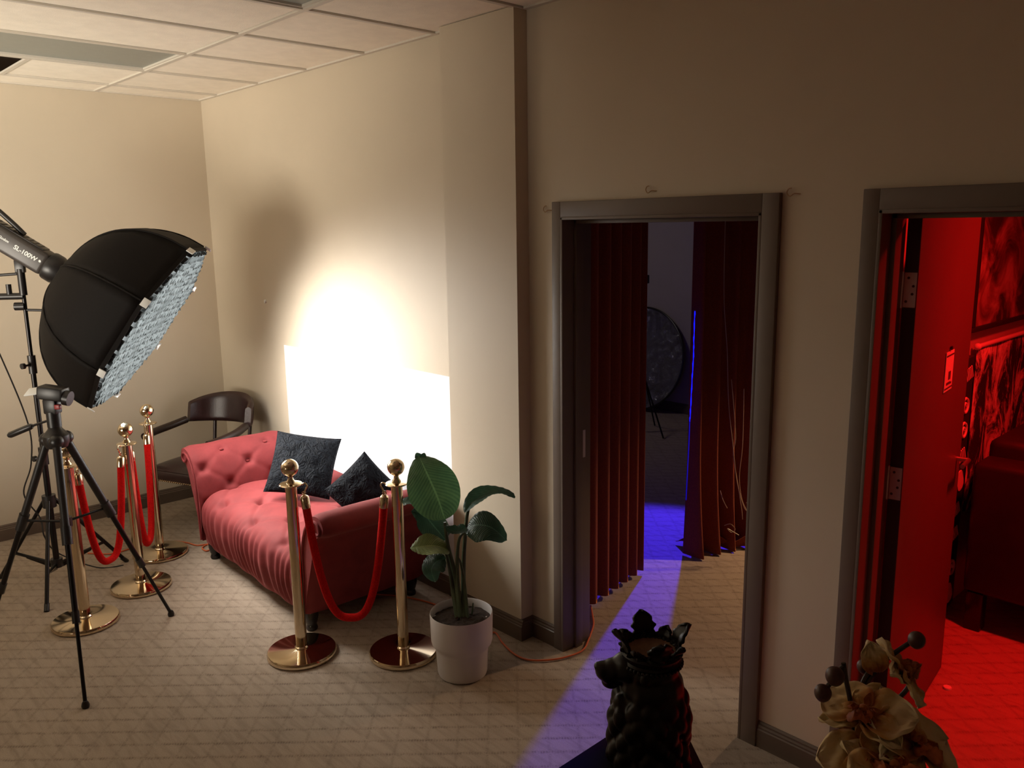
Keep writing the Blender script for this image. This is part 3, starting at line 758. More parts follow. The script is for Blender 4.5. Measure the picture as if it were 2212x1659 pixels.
# low back dipping between the arms
def backtop(x): return .53+.06*(abs(x)/SW)**3
bk = MB()
nB = 40
for face in (0, 1):
    def bfn(u, v, face=face):
        x = (u*2-1)*(SW+.05); z = .12+(backtop(x)-.12)*v; rr = .045*math.sqrt(max(0, 1-max(0, (v-.86)/.14)**2))
        return (x, .305+(rr if face else -rr)-(0.0), z)
    bk.grid(bfn, nB, 16)
bk.build('backrest', M['sofa'], SO, ang=70, local=True)
for sx in (-1, 1):
    for sy in (-1, 1):
        p = (sx*.625, sy*.30-.01, 0)
        MB().lathe([(0, 0), (.026, 0), (.030, .012), (.024, .03), (.030, .045), (.036, .075), (.036, .125), (0, .125)], p, 20).build('leg', M['legblk'], SO, local=True)

# ---- cushions
def cushion(name, label, c, xd, ud, size, th, seed):
    xd = V(xd).normalized(); ud = V(ud); ud = (ud-xd*ud.dot(xd)).normalized(); nd = xd.cross(ud)
    m = MB(); n = 44
    for sd in (-1, 1):
        def fn(u, v, sd=sd):
            a, b_ = u*2-1, v*2-1
            pin = 1-.07*(1-abs(a)**2)*abs(b_)**6 - 0; px_ = a*(1-.06*(1-b_*b_)**1*abs(a)**8); py_ = b_*(1-.06*(1-a*a)*abs(b_)**8)
            h = th*((1-abs(a)**2.6)*(1-abs(b_)**2.6))**.62
            h += .010*mnoise.noise(V((a*3+seed, b_*3, sd*2.0)))*(1-max(abs(a), abs(b_))**4)
            return V(c)+xd*(px_*size)+ud*(py_*size)+nd*(sd*h)
        m.grid(fn, n, n)
    o = m.build(name, M['pillow'], ang=70); tag(o, label, 'cushion', 'navy cushions on the settee')
    return o
cushion('cushion', 'navy brocade cushion propped upright against the settee back', (1.80, -.345, .625), (0.665, 0.733, -0.146), (-0.361, 0.486, 0.796), .192, .065, 1)
cushion('cushion', 'navy brocade cushion on its corner leaning on the settee arm', (2.235, -.215, .535), (.30, .66, .62), (-.46, -.48, .74), .158, .060, 5)

# ================================================================== LEATHER ARMCHAIR
AC = thing('club_armchair', 'dark leather armchair with wooden arms and nailhead trim in the corner', 'chair', (.575, -.425, 0), math.radians(21.7))
# local frame: faces -y
m = MB()
def seatc(u, v):
    x = (u*2-1); y = (v*2-1); return (x*.275*(1-.05*y), y*.26, .405+.045*(1-abs(x)**4)*(1-abs(y)**4))
m.grid(seatc, 20, 20); m.box((0, 0, .365), (.55, .52, .085), None, .018)
m.build('seat', M['leather'], AC, ang=50, local=True)
nm = MB().sphere((0, 0, 0), .006, 8, 6).mesh('nail'); nm.materials.append(M['nail'])
for i in range(30): piece('nail', nm, AC, (-.262+i*.0181, -.262, .336))
for i in range(26): piece('nail', nm, AC, (-.277, -.24+i*.0185, .336))
# barrel back
def backc(face):
    def fn(u, v):
        a = math.radians(-68+136*u); r = .285+(.022 if face else -.022)*math.sqrt(max(0, 1-(2*v-1)**8))
        ztop = .845-.055*abs(2*u-1)**2.2; zb = .63+.015*abs(2*u-1)**2
        z = zb+(ztop-zb)*v; lean = (z-.6)*.18
        return (math.sin(a)*r*1.03, .02+math.cos(a)*r+lean, z)
    return fn
m = MB(); m.grid(backc(0), 40, 14); m.grid(backc(1), 40, 14)
for u in (0, 1):
    e = [backc(0)(u, k/14) for k in range(15)]+[backc(1)(u, k/14) for k in reversed(range(15))]; m.add(e, [tuple(range(30))])
m.build('backrest', M['leather'], AC, ang=60, local=True)
for s_ in (-1, 1):
    pth = smoothcurve([V((s_*.275, .12, .665)), V((s_*.300, .0, .645)), V((s_*.305, -.14, .632)), V((s_*.285, -.245, .622))], 6)
    m = MB(); 
    m.tube(pth, [.026]*len(pth), 12); m.build('armrest', M['wood'], AC, local=True)
    MB().tube(smoothcurve([V((s_*.285, -.225, .62)), V((s_*.270, -.20, .52)), V((s_*.262, -.225, .40))], 6), .017, 10).build('arm_post', M['wood'], AC, local=True)
    MB().tube([V((s_*.255, -.235, .36)), V((s_*.262, -.245, 0))], [.022, .014], 10).build('leg', M['wood'], AC, local=True)
    MB().tube([V((s_*.235, .235, .36)), V((s_*.255, .285, 0))], [.022, .014], 10).build('leg', M['wood'], AC, local=True)
    MB().tube([V((s_*.16, .245, .40)), V((s_*.165, .285, .66))], .013, 10).build('back_spindle', M['wood'], AC, local=True)

# ================================================================== POTTED PLANT
PO = V((3.400, -.478, 0))
PL = thing('potted_plant', 'broad-leaved green plant in a stepped off-white pot by the pilaster', 'potted plant', PO)
MB().lathe([(0, .0), (.098, .0), (.108, .006), (.113, .02), (.119, .130), (.122, .140), (.134, .156), (.138, .170), (.141, .293), (.139, .300), (.135, .295), (.132, .26), (.0, .255)], PO, 56).build('pot', M['pot'], PL)
def soil(u, v):
    r = u*.133; a = v*2*PI; return PO+V((r*math.cos(a), r*math.sin(a), .262+.010*mnoise.noise(V((r*60, math.cos(a)*5, math.sin(a)*5)))+.012*(1-u)))
MB().grid(soil, 14, 48).build('soil', M['soil'], PL)
VD = -V((FW.x, FW.y, 0)).normalized()                 # horizontal direction toward the room's middle
PDp = (PO-CP).dot(FW)
def pp(px, py, off=0.0): return at_depth(px, py, PDp-off)
def leaf(pts, width, nrm, m_, fold=.25, curl=0.0, tear=False, power=.62, nseg=22, name='leaf'):
    """blade along a midrib of pts; width list fn; nrm = facing of the blade"""
    mid = smoothcurve(pts, 10); N = len(mid)-1; mb = MB(); nrm = V(nrm).normalized()
    def fn(u, v):
        i = min(int(v*N), N-1); t = v*N-i; p = mid[i].lerp(mid[i+1], t); tn = (mid[i+1]-mid[i]).normalized()
        sd = tn.cross(nrm).normalized(); n2 = sd.cross(tn).normalized()
        wd = width*max(0, math.sin(PI*min(1, max(0, v))**power))**.75
        if v > .93: wd *= max(.0, (1-v)/.07)**.5
        a = u*2-1; w_ = a*wd
        if tear and v > .8: w_ *= 1-.18*(math.sin(v*90)**2)
        lift = fold*abs(w_)-curl*w_*w_/max(width, .01)+.0012*math.sin(v*70+abs(a)*6)*abs(a)+.006*math.sin(v*9+a*2)*abs(a)
        return p+sd*w_+n2*lift
    mb.grid(fn, 14, 44, uv=True)
    return mb.build(name, m_, PL, ang=80)
def stalk(pts, r0=.011, r1=.006):
    c = smoothcurve(pts, 8); MB().tube(c, [r0+(r1-r0)*i/(len(c)-1) for i in range(len(c))], 10).build('stem', M['stem'], PL)
toC = (CP-PO).normalized()
sb = lambda dx, dz=.26, dy=0: PO+RT*dx+V((0, 0, dz))
# stems
stalk([sb(-.005), pp(985, 1250, .02), pp(968, 1180, .03), pp(961, 1128, .04)], .013, .007)
stalk([sb(.012), pp(1001, 1240), pp(1004, 1170), pp(1012, 1100, .0), pp(1034, 1082, 0)], .012, .006)
stalk([sb(.0), pp(988, 1240, .03), pp(992, 1165, .03), pp(1012, 1148, .05)], .010, .005)
stalk([sb(-.02), pp(978, 1280, .02), pp(968, 1215, .03), pp(958, 1180, .04)], .009, .005)
stalk([sb(-.012), pp(972, 1230, .0), pp(955, 1165, -.03), pp(945, 1140, -.04)], .010, .005)
stalk([sb(.028), pp(1003, 1260, .03), pp(996, 1220, .02), pp(990, 1205, .03)], .009, .004)
stalk([sb(.020), pp(1018, 1330, .02), pp(1022, 1302, .03)], .006, .003)
# leaves: big upright one, then the rest
leaf([pp(961, 1122, .05), pp(944, 1072, .06), pp(922, 1022, .05), pp(905, 985, .00)], .118, toC+V((0, 0, .25)), M['leaf'], .16, .3, power=.80)
leaf([pp(907, 992, .0), pp(903, 985, -.01), pp(899, 978, -.01)], .018, toC, M['leafd'], .2)
leaf([pp(912, 990, .0), pp(915, 984, -.0), pp(916, 978, .0)], .016, toC, M['leafd'], .2)
leaf([pp(1004, 1108, .02), pp(1022, 1085, .0), pp(1050, 1070, -.03), pp(1085, 1066, -.04), pp(1113, 1074, -.03)], .045, toC*.35+V((0, 0, .9)), M['leafd'], .5, .0, power=.9)
leaf([pp(1008, 1142, .05), pp(1030, 1134, .08), pp(1062, 1140, .09), pp(1094, 1168, .06)], .082, toC*.8+V((0, 0, .55)), M['leafd'], .25, .4, power=.85)
leaf([pp(1006, 1138, .06), pp(992, 1148, .08), pp(975, 1146, .09), pp(960, 1136, .09)], .030, toC*.5+V((0, 0, .6)), M['leafd'], .4)
leaf([pp(962, 1166, .0), pp(940, 1140, -.02), pp(915, 1112, -.03), pp(888, 1104, -.03)], .070, toC*.7+V((0, 0, .6)), M['leafd'], .3, .3, power=.8)
leaf([pp(935, 1108, -.03), pp(905, 1090, -.06), pp(880, 1085, -.08), pp(860, 1092, -.08)], .040, V((0, 0, 1))+toC*.3, M['leafd'], .3)
leaf([pp(972, 1190, .03), pp(945, 1180, .07), pp(915, 1180, .09), pp(886, 1184, .09)], .060, toC*.75+V((0, 0, .75)), M['leafy'], .3, .1, True, power=.95)
leaf([pp(962, 1208, .04), pp(945, 1212, .07), pp(932, 1230, .08), pp(940, 1258, .06)], .058, toC*.9+V((0, 0, .2))+RT*-.3, M['leafd'], .3, .5, power=.8)

# ================================================================== EXTENSION CORD
ec = [(2.2, -.02), (2.75, -.03), (3.20, -.16), (3.34, -.30)]
pts = [V((x, y, .006)) for x, y in ((.92, -.80), (.98, -.72), (1.20, -.64))]
p1 = [at_z(x, y, .006) for x, y in ((190, 1195), (240, 1196))]+[V((.77, -1.02, .006)), V((.785, -.90, .006)), V((.84, -.79, .006)), V((.93, -.735, .006))]+[at_z(x, y, .006) for x, y in ((425, 1178), (448, 1176), (456, 1184), (446, 1190), (437, 1184), (446, 1177), (462, 1174))]
p1 = p1+[V((1.45, -.62, .006)), V((2.1, -.52, .006)), V((2.60, -.20, .006)), V((2.95, -.14, .006)), V((3.22, -.22, .006)), at_z(1068, 1366, .008), at_z(1085, 1388, .008), at_z(1110, 1412, .008), at_z(1140, 1425, .008), at_z(1180, 1426, .008), at_z(1220, 1420, .008), at_z(1258, 1405, .008), at_z(1272, 1380, .008), at_z(1282, 1350, .008), at_z(1280, 1330, .008), at_z(1276, 1308, .008)]
tag(MB().tube(smoothcurve(p1, 10), .0045, 8).build('extension_cord', M['cord']), 'thin orange extension cord along the floor into the curtained room', 'cord')

# ================================================================== CURTAINED ROOM
def curtain(name, path, z0, z1, depth, folds, label, flare=0.0, seed=0):
    path = [V(p) for p in path]; cp = smoothcurve(path, 12); N = len(cp)-1; mb = MB()
    def fn(u, v):
        i = min(int(u*N), N-1); p = cp[i].lerp(cp[i+1], u*N-i); tn = (cp[i+1]-cp[i]).normalized(); n = V((tn.y, -tn.x, 0))
        ph = u*folds*2*PI+.9*math.sin(u*7+seed)
        d = depth*(math.sin(ph)+.25*math.sin(2*ph+seed))*(.75+.35*v)
        zz = z1+(z0-z1)*v
        fl = flare*max(0, (v-.72)/.28)**2
        return p+n*(d+fl*(.6+.4*math.sin(ph)))+V((0, 0, zz))-tn*(fl*.45*(1-u))
    mb.grid(fn, int(folds*22), 40); o = mb.build(name, M['curtain'], None, ang=75); solidify(o, .003)
    return tag(o, label, 'curtain')
curtain('curtain', [(3.40, .22, 0), (3.37, .45, 0), (3.33, .70, 0), (3.285, .95, 0)], .025, 2.62, .028, 7, 'rust red pleated curtain hanging left in the doorway', 0, 1)
curtain('curtain', [(3.30, 1.40, 0), (3.36, 1.62, 0), (3.47, 1.85, 0), (3.60, 2.10, 0), (3.78, 2.35, 0)], .012, 2.62, .040, 7, 'rust red curtain hanging right in the doorway, its hem trailing', .10, 4)
# trailing hem on the floor
def hem(u, v):
    a = V((3.17, 1.46, 0)).lerp(V((3.62, 1.74, 0)), u); b_ = V((3.27, 1.42, 0)).lerp(V((3.70, 1.86, 0)), u)
    p = a.lerp(b_, v); return p+V((0, 0, .012+.055*v*v+.018*math.sin(u*17+v*3)*(.3+v)+.012))
hm = MB().grid(hem, 40, 12).build('hem', M['curtain'], bpy.data.objects['curtain.001'], ang=75); solidify(hm, .003)
# curtain track
tag(MB().box((3.44, 1.25, 2.635), (.03, 2.3, .02), Matrix.Rotation(-.02, 3, 'Z')).build('curtain_track', M['silver']), 'curtain track above the rust red curtains', 'track')
# wires hanging on the curtain
WR = thing('string_light_wire', 'tangle of thin pale wires hanging down the rust red curtain', 'wire', at_y(1600, 1130, 1.5).to_tuple())
def wirepts(ps, y0): return smoothcurve([at_y(x, y, yy) for (x, y, yy) in ps], 8)
for ps in ([(1567, 470, 1.50), (1564, 640, 1.52), (1571, 760, 1.50), (1574, 870, 1.48), (1583, 960, 1.48), (1592, 1040, 1.48), (1607, 1095, 1.48), (1620, 1105, 1.5), (1622, 1090, 1.5), (1612, 1086, 1.5)],
           [(1607, 840, 1.6), (1604, 960, 1.58), (1597, 1030, 1.56), (1603, 1080, 1.52), (1618, 1110, 1.5), (1628, 1122, 1.52)],
           [(1580, 820, 1.5), (1589, 940, 1.5), (1584, 980, 1.5), (1596, 1060, 1.48), (1602, 1100, 1.48), (1604, 1122, 1.46)],
           [(1556, 1060, 1.42), (1562, 1080, 1.40), (1571, 1098, 1.40)],
           [(1565, 1135, 1.42), (1578, 1132, 1.42), (1588, 1143, 1.44), (1580, 1150, 1.44), (1572, 1142, 1.42), (1596, 1156, 1.46)]):
    MB().tube(wirepts(ps, 0), .0022, 6).build('wire', M['wire'], WR)
# blue led strip down the edge of the right curtain
LD = thing('led_strip', 'glowing blue LED strip hanging at the edge of the right curtain', 'light', (3.30, 1.36, .86))
lp = [at_y(x, y, 1.36) for x, y in ((1501, 672), (1499, 730), (1498, 770), (1495, 820), (1492, 880), (1490, 910))]
MB().tube([p+V((0, 0, 0))+RT*(.0007*math.sin(i*1.7)) for i, p in enumerate(smoothcurve(lp, 6))], [.0028+.0012*math.sin(i*2.3) for i in range(31)], 8).build('lit_strip', M['led'], LD)
lp = [at_y(x, y, 1.36) for x, y in ((1490, 910), (1488, 960), (1485, 1020), (1482, 1080))]
MB().tube(smoothcurve(lp, 6), .003, 8).build('dim_strip', M['ledoff'], LD)
# round reflector leaning on the far wall
RF = thing('reflector_disc', 'round crinkled silver reflector leaning on the far dark wall', 'reflector', (.56, 4.38, 0))
rc = V((.56, 4.42, .56)); ax = V((0, -1, .18)).normalized()
MB().lathe([(0, .004), (.545, .004), (.545, -.004), (0, -.004)], rc, 64, ax).build('foil_disc', M['foil'], RF, ang=30)
rg = MB(); q = V((0, 0, 1)).cross(ax).normalized(); r2 = ax.cross(q)
rg.tube([rc+q*(.55*math.cos(2*PI*i/64))+r2*(.55*math.sin(2*PI*i/64)) for i in range(64)], .011, 8, closed=True).build('rim', M['black'], RF)
# light stand in the dark room
DS = thing('light_stand', 'thin black light stand in the dark room behind the curtains', 'stand', (1.25, 3.45, 0))
dsc = V((1.25, 3.60, 0))
MB().cyl(dsc+V((0, 0, .12)), dsc+V((0, 0, 1.45)), .012).build('pole', M['blackm'], DS)
for k in range(3):
    a = math.radians(-14+120*k); MB().tube([dsc+V((0, 0, .55)), dsc+V((.30*math.cos(a), .30*math.sin(a), .008))], .008, 8).build('leg', M['blackm'], DS)
MB().box(dsc+V((0, 0, 1.48)), (.05, .05, .08), None, .008).build('stud', M['black'], DS)

# ================================================================== LOUNGE WITH THE RED LIGHT
ang = math.radians(97.2); dd = V((math.cos(ang), math.sin(ang), 0)); dn = V((dd.y, -dd.x, 0))     # dn points to +x side
H0 = V((4.966, .172, 0))
DL = thing('open_door', 'door swung open into the red lounge with a card hung on it', 'door', H0)
DR = Matrix((dd, -dn, V((0, 0, 1)))).transposed()
MB().box(H0+dd*.455+dn*.022+V((0, 0, 1.005)), (.905, .044, 1.99), DR, .002).build('door_panel', M['doorleaf'], DL)
MB().box(H0+dd*.0005+dn*.022+V((0, 0, 1.005)), (.003, .043, 1.985), DR).build('hinge_edge', M['dooredge'], DL)  # shade on the unlit door edge, put into a darker strip colour
for z in (.28, 1.10, 1.765):
    h = MB().box(H0-dd*.0030+dn*.022+V((0, 0, z)), (.003, .038, .115), DR).build('hinge', M['hinge'], DL)
    MB().cyl(H0-dd*.004-dn*.004+V((0, 0, z-.06)), H0-dd*.004-dn*.004+V((0, 0, z+.06)), .006, n=10).build('hinge_knuckle', M['hinge'], h)
    for dz, dx in ((-.038, .012), (-.013, .030), (.013, .032), (.040, .016)):
        MB().lathe([(0, .001), (.0045, .001), (.0045, 0)], H0-dd*.0045+dn*dx+V((0, 0, z+dz)), 10, -dd).build('screw', M['dooredge'], h)
MB().cyl(H0+dd*.84+dn*.044+V((0, 0, 1.0)), H0+dd*.84+dn*.09+V((0, 0, 1.0)), .010).cyl(H0+dd*.84+dn*.09+V((0, 0, 1.0)), H0+dd*.72+dn*.09+V((0, 0, 1.0)), .009).build('lever_handle', M['silver'], DL)
cc = H0+dd*.545+dn*.0465+V((0, 0, 1.418))
cd = thing('door_card', 'small white card with dark print hung on the open door', 'sign', cc)
MB().box(cc, (.125, .002, .155), DR).build('card', M['card'], cd, ang=0)
for dx, dz, w_, h_ in ((.0, .062, .115, .006), (.0, -.066, .115, .006), (.008, -.018, .035, .032), (-.005, -.048, .06, .010), (.035, -.050, .02, .008)):
    MB().box(cc+dd*dx+dn*.0015+V((0, 0, dz)), (w_, .001, h_), DR).build('printed_mark', M['cardink'], cd, ang=0)
MB().cyl(cc+V((0, 0, .09)), cc+dn*.006+V((0, 0, .09)), .008, n=10).build('pin', M['black'], cd)
# patterned screen by the partition
PS = thing('patterned_screen', 'tall black panel with white scroll patterns behind the open door', 'panel', (4.72, 1.45, 0))
MB().box((4.715, 1.46, .68), (.028, .62, 1.30), Matrix.Rotation(.09, 3, 'Z'), .003).build('panel_board', M['art_panel'], PS)
scroll = []
rnd = random.Random(3)
for r in range(9):
    for c_ in range(4):
        cy = 1.23+c_*.145+rnd.uniform(-.02, .02); cz = .13+r*.14+rnd.uniform(-.02, .02); xx = 4.732-(cy-1.46)*.09
        m = MB(); k = rnd.choice((0, 1, 2))
        if k == 0:
            m.tube([V((xx, cy+(.012+.035*t)*math.cos(t*9), cz+(.012+.035*t)*math.sin(t*9))) for t in [i/22 for i in range(23)]], .0065, 6)
        elif k == 1:
            for q in range(5):
                m.box((xx, cy-.04+q*.018, cz+q*.004), (.004, .009, .065), Matrix.Rotation(.5, 3, 'X'))
        else:
            m.add([(xx+.002, cy+.045*math.cos(t)*(1-.3*math.sin(2*t)), cz+.055*math.sin(t)) for t in [i*2*PI/14 for i in range(14)]]+[(xx-.002, cy+.045*math.cos(t)*(1-.3*math.sin(2*t)), cz+.055*math.sin(t)) for t in [i*2*PI/14 for i in range(14)]],
                  [tuple(range(14)), tuple(reversed(range(14, 28)))]+[(i, (i+1) % 14, 14+(i+1) % 14, 14+i) for i in range(14)])
        m.build('painted_scroll', M['art_white'], PS)
# tapestry on a rod and a canvas above it, both on the partition
TPY = thing('tapestry', 'black and white patterned tapestry hanging from a rod under the dark canvas', 'tapestry', (4.70, 2.6, .55))
MB().cyl((4.70, 1.79, 1.37), (4.70, 3.6, 1.37), .012, n=14).sphere((4.70, 1.80, 1.37), .018, 14, 8).build('rod', M['art_white'], TPY)
def tap(u, v): return (4.695+.012*math.sin(u*26)*(.3+v), 1.81+1.75*u, 1.36-.85*v)
solidify(MB().grid(tap, 90, 12).build('cloth', M['art_tap'], TPY, ang=80), .003)
CV = thing('wall_canvas', 'large dark abstract canvas on the lounge wall above the tapestry', 'painting', (4.69, 2.6, 1.48))
MB().span((4.672, 1.70, 1.47), (4.70, 3.5, 2.42), .003).build('canvas', M['art_dark'], CV)
for a, b_ in (((1.68, 1.45), (3.52, 1.475)), ((1.68, 2.415), (3.52, 2.44)), ((1.68, 1.475), (1.705, 2.415)), ((3.495, 1.475), (3.52, 2.415))):
    MB().span((4.672, a[0], a[1]), (4.712, b_[0], b_[1]), .003).build('frame_bar', M['art_panel'], CV)
# dark sofa seen from its end
DSF = thing('dark_sofa', 'bulky dark sofa on block legs standing on the red-lit carpet', 'sofa', (5.4, 2.5, 0))
m = MB().box((5.29, 1.66, .52), (.98, .20, .66), None, .03, 3); m.build('arm', M['sofa2'], DSF)
MB().box((5.29, 3.24, .52), (.98, .20, .66), None, .03, 3).build('arm', M['sofa2'], DSF)
MB().box((4.91, 2.45, .56), (.22, 1.40, .74), None, .04, 3).build('backrest', M['sofa2'], DSF)
MB().box((5.40, 2.45, .28), (.78, 1.38, .20), None, .02, 3).build('seat_base', M['sofa2'], DSF)
for yy in (2.11, 2.80): MB().box((5.42, yy, .45), (.74, .68, .15), None, .035, 3).build('seat_cushion', M['sofa2'], DSF)
for x in (4.86, 5.72):
    for y in (1.60, 3.30): MB().box((x, y, .098), (.075, .075, .195), None, .006).build('leg', M['legblk'], DSF)
# bottle cap on the lounge carpet
tag(MB().lathe([(0, 0), (.017, 0), (.018, .004), (.016, .009), (0, .010)], (4.975, .93, .0005), 20).build('bottle_cap', M['card']), 'small pale disc lying on the red-lit carpet', 'cap')

# ================================================================== HOOKS ON THE WALL
for (px, py, lb) in ((1185, 453, 'small wire hook at the upper left corner of the curtained doorway'), (1408, 411, 'small wire hook above the middle of the curtained doorway'), (1716, 417, 'small wire hook right of the curtained doorway, between the doors')):
    p = at_y(px, py, 0)
    m = MB().tube(smoothcurve([p+V((.024, -.002, -.004)), p+V((.006, -.010, -.002)), p+V((-.010, -.012, -.010)), p+V((-.022, -.010, .002)), p+V((-.016, -.010, .014)), p+V((-.006, -.010, .016))], 5), .0022, 6)
    tag(m.build('wall_hook', M['wire']), lb, 'hook', 'wire hooks around the doorway')
p = at_y(574, 651, 0)
tag(MB().lathe([(0, .010), (.010, .009), (.013, .004), (.013, 0), (0, 0)], p, 16, V((0, -1, 0))).build('push_pin', M['print']), 'tiny white round push pin on the wall above the leather armchair', 'pin')
p = at_y(1107, 1071, -PD)

# ================================================================== SIDE TABLE AND LION
TZ = .75
TBc = V((5.10, -1.40, 0))
TB = thing('side_table', 'black three-cornered side table under the lion bust', 'table', TBc)
tri = [V((4.893, -.985, 0)), V((4.893, -1.83, 0)), V((5.545, -1.50, 0))]
trs = lambda k, z: [TBc+(p-TBc)*k+V((0, 0, z)) for p in tri]
MB().prism(trs(1, TZ-.028), (0, 0, .028)).build('table_top', M['table'], TB, ang=20)
MB().prism(trs(.86, TZ-.09), (0, 0, .062)).build('apron', M['table'], TB, ang=20)
for p in trs(.72, 0): MB().tube([p, p+V((0, 0, TZ-.088))], [.014, .022], 12).build('leg', M['table'], TB)

LB = at_z(1398, 1645, TZ+.004); LS = .87
LN = thing('lion_bust', 'black lion bust wearing an open leafy crown, facing left', 'statue', LB)
fwd = -V((RT.x, RT.y, 0)).normalized(); lat = V((0, 0, 1)).cross(fwd).normalized()
LR = Matrix((fwd, lat, V((0, 0, 1)))).transposed()
lm = MB()
def lp_(x, y, z): return LB+LR @ (V((x, y, z))*LS)
def blob(x, y, z, rx, ry=None, rz=None, tilt=0): lm.sphere(lp_(x, y, z), (rx*LS, (ry or rx)*LS, (rz or rx)*LS), 14, 10, LR @ Matrix.Rotation(tilt, 3, 'Y'))
lm.lathe([(0, 0.001), (.086, .001), (.088, .012), (.082, .02), (0, .022)], LB, 32)
blob(0, 0, .07, .098, .092, .075); blob(-.004, 0, .15, .100, .092, .09); blob(-.010, 0, .225, .084, .082, .075); blob(-.004, 0, .275, .074, .074, .045)
# head: brow, muzzle, nose, jaw, cheeks
blob(.055, 0, .280, .045, .050, .040); blob(.092, 0, .272, .038, .036, .030, .15); blob(.122, 0, .270, .020, .030, .024); blob(.134, 0, .282, .012, .018, .010)
blob(.100, 0, .238, .026, .028, .016); blob(.110, .019, .260, .018, .015, .016); blob(.110, -.019, .260, .018, .015, .016)
blob(.076, .028, .268, .014, .012, .010); blob(.076, -.028, .268, .014, .012, .010); blob(.060, 0, .285, .035, .045, .016)
blob(.020, .072, .282, .016, .012, .020); blob(.020, -.072, .282, .016, .012, .020)
rnd = random.Random(11)
for r in range(8):                                # locks of the mane
    z = .026+r*.031; rad = .100-(.012*(r-4) if r > 4 else 0)
    for q in range(11):
        a = 2*PI*(q+.5*(r % 2))/11+rnd.uniform(-.1, .1)
        if abs(((a+PI) % (2*PI))-PI) < .5 and r > 5: continue
        blob(-.004+math.cos(a)*(rad-.008), math.sin(a)*(rad*.92-.008), z+rnd.uniform(-.006, .006), .020+rnd.uniform(0, .006), .022, .032+rnd.uniform(-.004, .006), rnd.uniform(-.4, .4))
for i in range(7): blob(.070-.004*i, rnd.uniform(-.03, .03), .19-.024*i, .022, .020, .026, .3)
lion = lm.build('bust', M['statue'], LN, ang=0)
md = lion.modifiers.new('remesh', 'REMESH'); md.mode = 'VOXEL'; md.voxel_size = .0032; md.use_smooth_shade = True
ms = lion.modifiers.new('soft', 'SMOOTH'); ms.iterations = 9; ms.factor = .5
# crown
CR = MB(); cz = .292; cc2 = lp_(-.006, 0, cz)
CRO = CR.lathe([(r*LS, z*LS) for r, z in ((.068, 0), (.076, .004), (.078, .012), (.074, .018), (.078, .024), (.082, .034), (.078, .040), (.068, .040), (.064, .02), (.068, 0))], cc2, 40).build('crown_band', M['statue'], LN)
bead = MB().sphere((0, 0, 0), .0048, 8, 6).mesh('bead'); bead.materials.append(M['statue'])
for k in range(44):
    a = 2*PI*k/44; piece('bead', bead, CRO, cc2+LR @ V((.079*math.cos(a), .079*math.sin(a), .006))*LS-origin(CRO))
MB().lathe([(r*LS, z*LS) for r, z in ((0, .030), (.040, .033), (.066, .036), (.066, .028), (0, .024))], cc2, 40).build('crown_bowl', M['crown_in'], LN)
def crown_leaf(a, h, wd, lean):
    rd = LR @ V((math.cos(a), math.sin(a), 0)); tg = V((0, 0, 1)).cross(rd)
    def fn(u, v):
        s_ = u*2-1; lob = 1+.13*math.sin(v*24)*(abs(s_)**2); wv = wd*(.55+.62*math.sin(PI*min(1, v*.72+.05)))*lob*math.sqrt(max(.02, 1-max(0, (v-.55)/.45)**2))
        return cc2+(rd*(.072+lean*v*v*h+.010*(1-s_*s_)*math.sin(v*9)*.4-.010*abs(s_))+tg*(s_*wv)+V((0, 0, .024+h*v)))*LS
    o = MB().grid(fn, 10, 18).build('crown_leaf', M['statue'], LN, ang=60); solidify(o, .007); return o
for k in range(8):
    a = math.radians(8+45*k); big = k % 2 == 0
    crown_leaf(a, .074 if big else .040, .027 if big else .019, .42 if big else .5)
for k in range(16):
    a = math.radians(11+22.5*k); crown_leaf(a, .022, .010, .4)

# ================================================================== ORCHID
OD = 0.98
OB = at_depth(1905, 1659, OD); OB = V((OB.x, OB.y, 0))
PT = thing('plant_stand', 'small round black stand under the orchid', 'table', OB)
MB().lathe([(0, TZ-.03), (.12, TZ-.03), (.125, TZ-.02), (.12, TZ-.002), (0, TZ-.002)], OB, 40).build('stand_top', M['table'], PT)
MB().lathe([(0, .0), (.11, .0), (.11, .015), (.03, .03), (.018, .06), (.018, .68), (.04, TZ-.032), (0, TZ-.032)], OB, 28).build('pedestal', M['table'], PT)
OR = thing('orchid', 'cream and amber silk orchid spray with brown buds in front of the red doorway', 'flower', OB+V((0, 0, TZ)))
MB().lathe([(0, TZ), (.05, TZ), (.065, .83), (.07, .90), (.064, .90), (.05, .87), (0, .87)], OB, 32).build('orchid_pot', M['pot'], OR)
def op(px, py, off=0.0): return at_depth(px, py, OD-off)
base = OB+V((0, 0, .86))
def ostem(pts, r=.0042):
    c = smoothcurve(pts, 8); MB().tube(c, r, 8).build('stem', M['ostem'], OR)
ostem([base, op(1868, 1640, -.02), op(1848, 1590, -.02), op(1838, 1520, -.02), op(1828, 1470, -.02), op(1822, 1432, -.02)], .0029)
ostem([base+RT*.01, op(1890, 1640, -.04), op(1868, 1560, -.05), op(1862, 1500, -.05), op(1890, 1450, -.05), op(1920, 1420, -.04), op(1966, 1388, -.04)], .0029)
ostem([op(1880, 1530, -.05), op(1930, 1515, -.05), op(1958, 1490, -.05), op(1968, 1466, -.04)], .0029)
ostem([op(1822, 1440, -.02), op(1808, 1452, -.02)], .003); ostem([op(1805, 1470, -.02), op(1792, 1478, -.02), op(1782, 1490, -.02)], .003)
ostem([op(1862, 1478, -.05), op(1868, 1465, -.05), op(1876, 1452, -.05)], .0028)
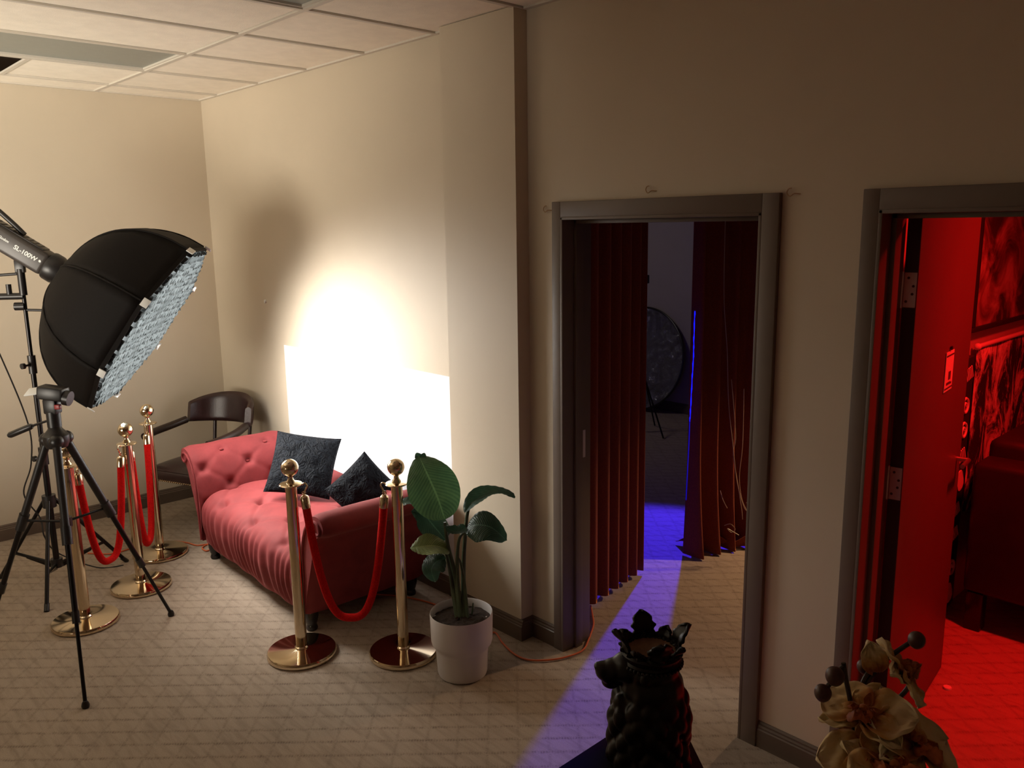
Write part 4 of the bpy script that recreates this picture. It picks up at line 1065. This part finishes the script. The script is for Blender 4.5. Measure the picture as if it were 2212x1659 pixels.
def budm(px, py, r, off):
    c = op(px, py, off); m = MB()
    def fn(u, v):
        a = u*2*PI; th = PI*v; rr = r*(1+.06*math.cos(3*a))*math.sin(th)
        return c+RT*(rr*math.cos(a))+UP*(r*1.08*math.cos(th))+FW*(-rr*math.sin(a))
    m.grid(fn, 24, 14); m.build('bud', M['bud'], OR, ang=80)
budm(1803, 1461, .0108, .0); budm(1777, 1497, .0098, .0); budm(1980, 1383, .0100, -.03); budm(1866, 1440, .0085, -.06)
def petal(c, dirv, nrm, L, wd, cup=.25, back=0.0, m_=None, name='petal'):
    c = V(c); dirv = V(dirv).normalized(); nrm = V(nrm); nrm = (nrm-dirv*nrm.dot(dirv)).normalized(); sd = dirv.cross(nrm)
    def fn(u, v):
        s_ = u*2-1; wv = wd*math.sin(PI*min(1, .06+.94*v)**.85)**.65
        if v > .94: wv *= max(0, (1-v)/.06)**.5
        x = s_*wv; up_ = cup*(abs(s_)**2)*wd*.9-back*L*v*v+.002*math.sin(v*14+s_*5)+.0015*math.sin(s_*17)
        return c+dirv*(L*v)+sd*x+nrm*up_
    o = MB().grid(fn, 14, 22, uv=True).build(name, m_ or M['petal'], OR, ang=80); solidify(o, .0008); return o
def flower(c, nrm, roll, sc, skip=()):
    nrm = V(nrm).normalized(); u = UP-nrm*UP.dot(nrm); u.normalize(); r = u.cross(nrm)
    for i, (an, L, wd, cup, bk) in enumerate(((90, .050, .019, .2, .15), (205, .048, .018, .2, .15), (335, .048, .018, .2, .15), (20, .052, .032, .15, .1), (160, .052, .032, .15, .1))):
        if i in skip: continue
        a = math.radians(an+roll); d = r*math.cos(a)+u*math.sin(a)
        petal(c+nrm*(.002 if i > 2 else 0), d, nrm, L*sc, wd*sc, cup, bk)
    a = math.radians(270+roll); d = r*math.cos(a)+u*math.sin(a)
    petal(c+nrm*.004, d*.5+nrm*.8, -d+nrm*.3, .030*sc, .012*sc, -.8, .2, M['lip'], 'lip')
    for s_ in (-1, 1):
        a = math.radians(270+roll+s_*60); d = r*math.cos(a)+u*math.sin(a); petal(c+nrm*.004, d*.6+nrm*.7, nrm, .018*sc, .008*sc, -.5, 0, M['lip'], 'lip')
    MB().sphere(c+nrm*.010*sc, (.005*sc,)*3, 10, 8).build('column', M['petal'], OR)
tc = -FW
flower(op(1868, 1545, .0), tc*.35+UP*.75-RT*.25, -8, 1.10)
flower(op(1948, 1452, -.03), tc*.2+UP*.35+RT*.5, 70, .88, skip=(1,))
flower(op(1880, 1645, .02), tc*.55+UP*.75-RT*.1, 20, 1.15)
flower(op(1975, 1610, .01), tc*.45+UP*.6+RT*.35, -30, 1.25)
flower(op(1925, 1665, .04), tc*.5+UP*.8+RT*.1, 40, 1.15)
petal(op(1892, 1452, -.02), UP*1.0-RT*.15, tc, .036, .017, .3, .3)
bpy.context.view_layer.update()
